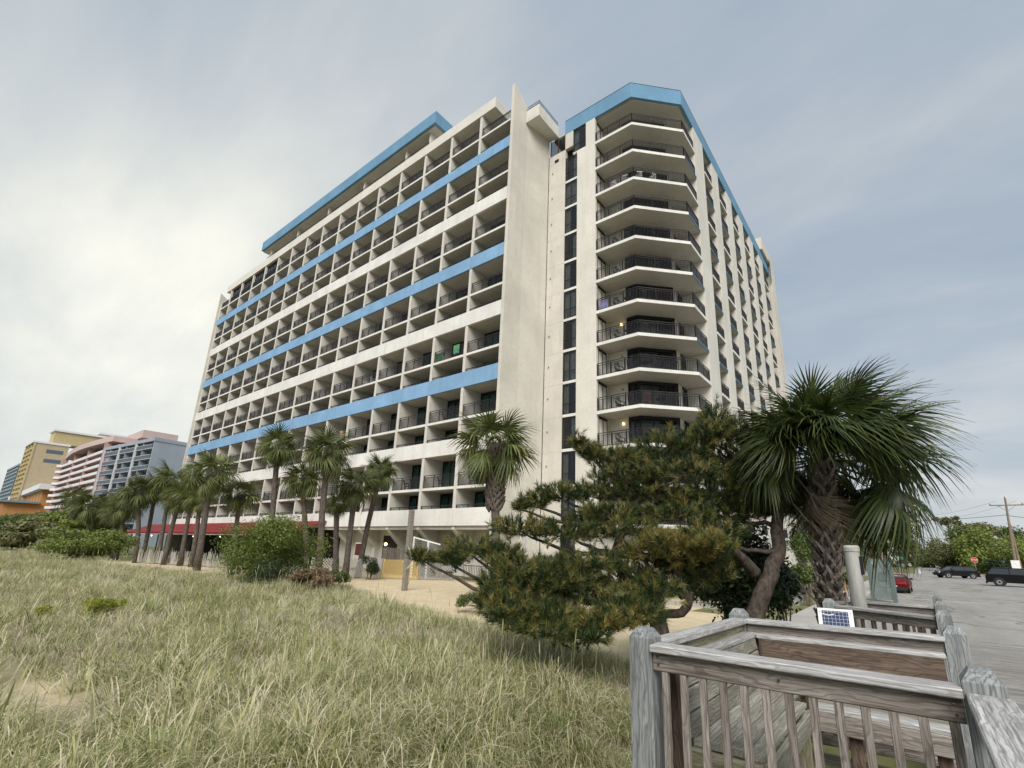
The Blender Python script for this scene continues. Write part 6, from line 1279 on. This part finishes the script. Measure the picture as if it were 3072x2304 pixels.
# ------------------------------------------------------------------ dune grass: tufts scattered over the dune, one thing nobody could count
def grass_clump(seed, n, hmin, hmax, spread, m, arch=1.0, w=0.0060):
    rng = np.random.default_rng(seed); V_ = []; F_ = []
    for i in range(n):
        a = rng.uniform(0, 6.28); rr_ = spread*math.sqrt(rng.random()); b0 = np.array([rr_*math.cos(a), rr_*math.sin(a), -0.03]); az = a + rng.normal(0, 0.9); L_ = rng.uniform(hmin, hmax); el = rng.uniform(0.75, 1.45); kc = rng.uniform(1.3, 3.6)*arch; p = b0.copy(); k0 = len(V_); sg = 5
        sd = np.array([-math.sin(az), math.cos(az), 0]); ww = w*rng.uniform(0.7, 1.3)
        for j in range(sg+1):
            u = j/sg; wv = ww*(1-0.85*u); V_ += [tuple(p-sd*wv), tuple(p+sd*wv)]; e2 = el-kc*u*u*1.35; p = p + np.array([math.cos(az)*math.cos(e2), math.sin(az)*math.cos(e2), math.sin(e2)])*L_/sg
        for j in range(sg): q_ = k0+2*j; F_.append((q_, q_+1, q_+3, q_+2))
    for i in range(1 if seed == 2 else 0):                # thin upright stalks with a seed head
        a = rng.uniform(0, 6.28); p = np.array([spread*0.5*math.cos(a), spread*0.5*math.sin(a), 0]); L_ = hmax*rng.uniform(1.0, 1.35); k0 = len(V_); tl = rng.normal(0, 0.12, 2); az = rng.uniform(0, 3.14); sd = np.array([math.cos(az), math.sin(az), 0])
        for u, wv in ((0, 0.003), (0.45, 0.0025), (0.8, 0.002), (0.86, 0.007), (0.94, 0.006), (1.0, 0.001)): q_ = p + np.array([tl[0]*u*u*L_, tl[1]*u*u*L_, u*L_]); V_ += [tuple(q_-sd*wv), tuple(q_+sd*wv)]
        for j in range(5): q2 = k0+2*j; F_.append((q2, q2+1, q2+3, q2+2))
    return np_mesh('grass_clump', np.array(V_), np.array(F_), m)
def grassmat(name, stops):
    t = T(name); g_ = t.n('ShaderNodeNewGeometry'); oi = t.n('ShaderNodeObjectInfo'); pn = t.noise(t.coords('World'), 0.35, 4, 0.6)
    a = t.n('ShaderNodeMath', operation='MULTIPLY_ADD'); a.inputs[1].default_value = 0.50; t.l(g_.outputs['Random Per Island'], a.inputs[0]); b_ = t.n('ShaderNodeMath', operation='MULTIPLY_ADD'); b_.inputs[1].default_value = 0.25; t.l(oi.outputs['Random'], b_.inputs[0])
    k_ = t.n('ShaderNodeMath', operation='MULTIPLY'); k_.inputs[1].default_value = 0.30; t.l(pn, k_.inputs[0]); t.l(k_.outputs[0], b_.inputs[2]); t.l(b_.outputs[0], a.inputs[2]); c = t.ramp(a.outputs[0], stops); t.col(c); t.set(Roughness=0.6, Specular_IOR_Level=0.3)
    tr = t.n('ShaderNodeBsdfTranslucent'); t.l(c, tr.inputs[0]); ms = t.n('ShaderNodeMixShader'); ms.inputs[0].default_value = 0.38; t.l(t.b.outputs[0], ms.inputs[1]); t.l(tr.outputs[0], ms.inputs[2]); t.l(ms.outputs[0], t.o.inputs[0]); return t.m
M['grass'] = grassmat('dune_grass', [(0.16, (0.075, 0.11, 0.026)), (0.40, (0.20, 0.235, 0.07)), (0.56, (0.50, 0.48, 0.235)), (0.78, (0.84, 0.78, 0.54))])
M['grassdry'] = grassmat('dry_dune_grass', [(0.1, (0.24, 0.20, 0.14)), (0.4, (0.48, 0.42, 0.31)), (0.8, (0.76, 0.69, 0.55))])
M['grassstraw'] = grassmat('straw_dune_grass', [(0.1, (0.42, 0.37, 0.22)), (0.5, (0.68, 0.61, 0.40)), (0.9, (0.86, 0.80, 0.62))])
M['grassgreen'] = grassmat('green_dune_grass', [(0.1, (0.08, 0.12, 0.03)), (0.45, (0.24, 0.28, 0.09)), (0.8, (0.55, 0.54, 0.26))])
gcol = bpy.data.collections.new('grass_clumps')
for i, me_ in enumerate([grass_clump(1, 48, 0.30, 0.62, 0.20, M['grass']), grass_clump(2, 48, 0.32, 0.74, 0.24, M['grass'], 1.5), grass_clump(3, 44, 0.28, 0.58, 0.2, M['grass'], 0.8), grass_clump(4, 50, 0.25, 0.55, 0.26, M['grassdry'], 1.7), grass_clump(5, 45, 0.35, 0.68, 0.16, M['grassgreen'], 0.7), grass_clump(6, 50, 0.2, 0.42, 0.28, M['grassdry'], 2.2), grass_clump(7, 16, 0.55, 0.95, 0.16, M['grassstraw'], 1.0, 0.0062), grass_clump(8, 34, 0.3, 0.6, 0.12, M['grassgreen'], 0.6, 0.006)]):
    gcol.objects.link(bpy.data.objects.new(f'grass_clump_{i}', me_))
rng = np.random.default_rng(99); pts = []
def scatter(n, r0, r1, pw, a0, a1):
    u = rng.random(n); r_ = (r0**pw + u*(r1**pw-r0**pw))**(1/pw); a = rng.uniform(a0, a1, n); return np.stack([r_*np.cos(a), r_*np.sin(a)], 1)
P = np.vstack([scatter(9000, 0.9, 7, 1.45, R(85), R(250)), scatter(27000, 6, 95, 0.85, R(95), R(205))])
sd = poly_sd(P, DUNE); keep = (sd > 0.1) | ((sd > -1.2) & (rng.random(len(P)) < 0.18)); 
hol = np.exp(-(((P[:,0]+8.2)/2.4)**2 + ((P[:,1]-1.5)/0.5)**2)); keep &= rng.random(len(P)) > hol*1.9
bare = lump(P[:,0], P[:,1], 2.2, 41)+0.6*lump(P[:,0], P[:,1], 5.0, 42); keep &= ~((bare > 0.42) & (rng.random(len(P)) < 0.75)); keep &= ~((P[:,0] > -1.62) & (P[:,1] > 2.4) & (P[:,1] < 8)); P = P[keep]; rr_ = np.hypot(P[:,0], P[:,1]); Z = H(P)
patch = lump(P[:,0], P[:,1], 0.9, 12) + 0.5*lump(P[:,0], P[:,1], 2.4, 13); edge = np.clip(1-poly_sd(P, DUNE)/2.2, 0, 1)
wts = np.stack([np.full(len(P), 1.0), np.full(len(P), 0.9), np.full(len(P), 1.0), 0.35+np.clip(-patch, 0, 1)*2.6, 0.15+np.clip(patch, 0, 1)*1.5+edge*1.2, np.clip(-patch-0.05, 0, 1)*2.4+0.1, np.full(len(P), 0.75), 0.05+np.clip(patch, 0, 1)*0.8], 1); wts[:,3] += 0.8*np.exp(-((rr_-3)/2.5)**2)
cs = np.cumsum(wts, 1); idx = (rng.random(len(P))[:,None]*cs[:,-1:] > cs).sum(1)
scl = 0.95*rng.uniform(0.70, 1.15, len(P))*(1+0.30*lump(P[:,0], P[:,1], 1.7, 31)+0.15*lump(P[:,0], P[:,1], 4.0, 32))*(1+0.15*np.clip((rr_-14)/40, 0, 1)); scl *= 1-0.25*edge
gme = bpy.data.meshes.new('dune_grass'); gme.vertices.add(len(P)); gme.vertices.foreach_set('co', np.column_stack([P, Z]).astype(np.float32).ravel())
a = gme.attributes.new('rot', 'FLOAT_VECTOR', 'POINT'); a.data.foreach_set('vector', np.column_stack([rng.normal(0, 0.10, len(P)), rng.normal(0, 0.10, len(P)), rng.uniform(0, 6.28, len(P))]).astype(np.float32).ravel())
a = gme.attributes.new('scl', 'FLOAT', 'POINT'); a.data.foreach_set('value', scl.astype(np.float32)); a = gme.attributes.new('pick', 'INT', 'POINT'); a.data.foreach_set('value', idx.astype(np.int32)); gme.update()
gr = tag(obj('dune_grass', gme), 'straw and green dune grass covering the foreground', 'grass', kind='stuff')
ng = bpy.data.node_groups.new('scatter_grass', 'GeometryNodeTree'); ng.interface.new_socket('Geometry', in_out='INPUT', socket_type='NodeSocketGeometry'); ng.interface.new_socket('Geometry', in_out='OUTPUT', socket_type='NodeSocketGeometry')
gi = ng.nodes.new('NodeGroupInput'); go = ng.nodes.new('NodeGroupOutput'); iop = ng.nodes.new('GeometryNodeInstanceOnPoints'); ci = ng.nodes.new('GeometryNodeCollectionInfo'); ci.inputs['Collection'].default_value = gcol; ci.inputs['Separate Children'].default_value = True; ci.inputs['Reset Children'].default_value = True
def nattr(nm, ty): n = ng.nodes.new('GeometryNodeInputNamedAttribute'); n.data_type = ty; n.inputs['Name'].default_value = nm; return n.outputs[0]
er = ng.nodes.new('FunctionNodeEulerToRotation'); ng.links.new(nattr('rot', 'FLOAT_VECTOR'), er.inputs[0]); iop.inputs['Pick Instance'].default_value = True
ng.links.new(gi.outputs[0], iop.inputs['Points']); ng.links.new(ci.outputs[0], iop.inputs['Instance']); ng.links.new(nattr('pick', 'INT'), iop.inputs['Instance Index']); ng.links.new(er.outputs[0], iop.inputs['Rotation']); ng.links.new(nattr('scl', 'FLOAT'), iop.inputs['Scale']); ng.links.new(iop.outputs[0], go.inputs[0])
md_ = gr.modifiers.new('scatter', 'NODES'); md_.node_group = ng
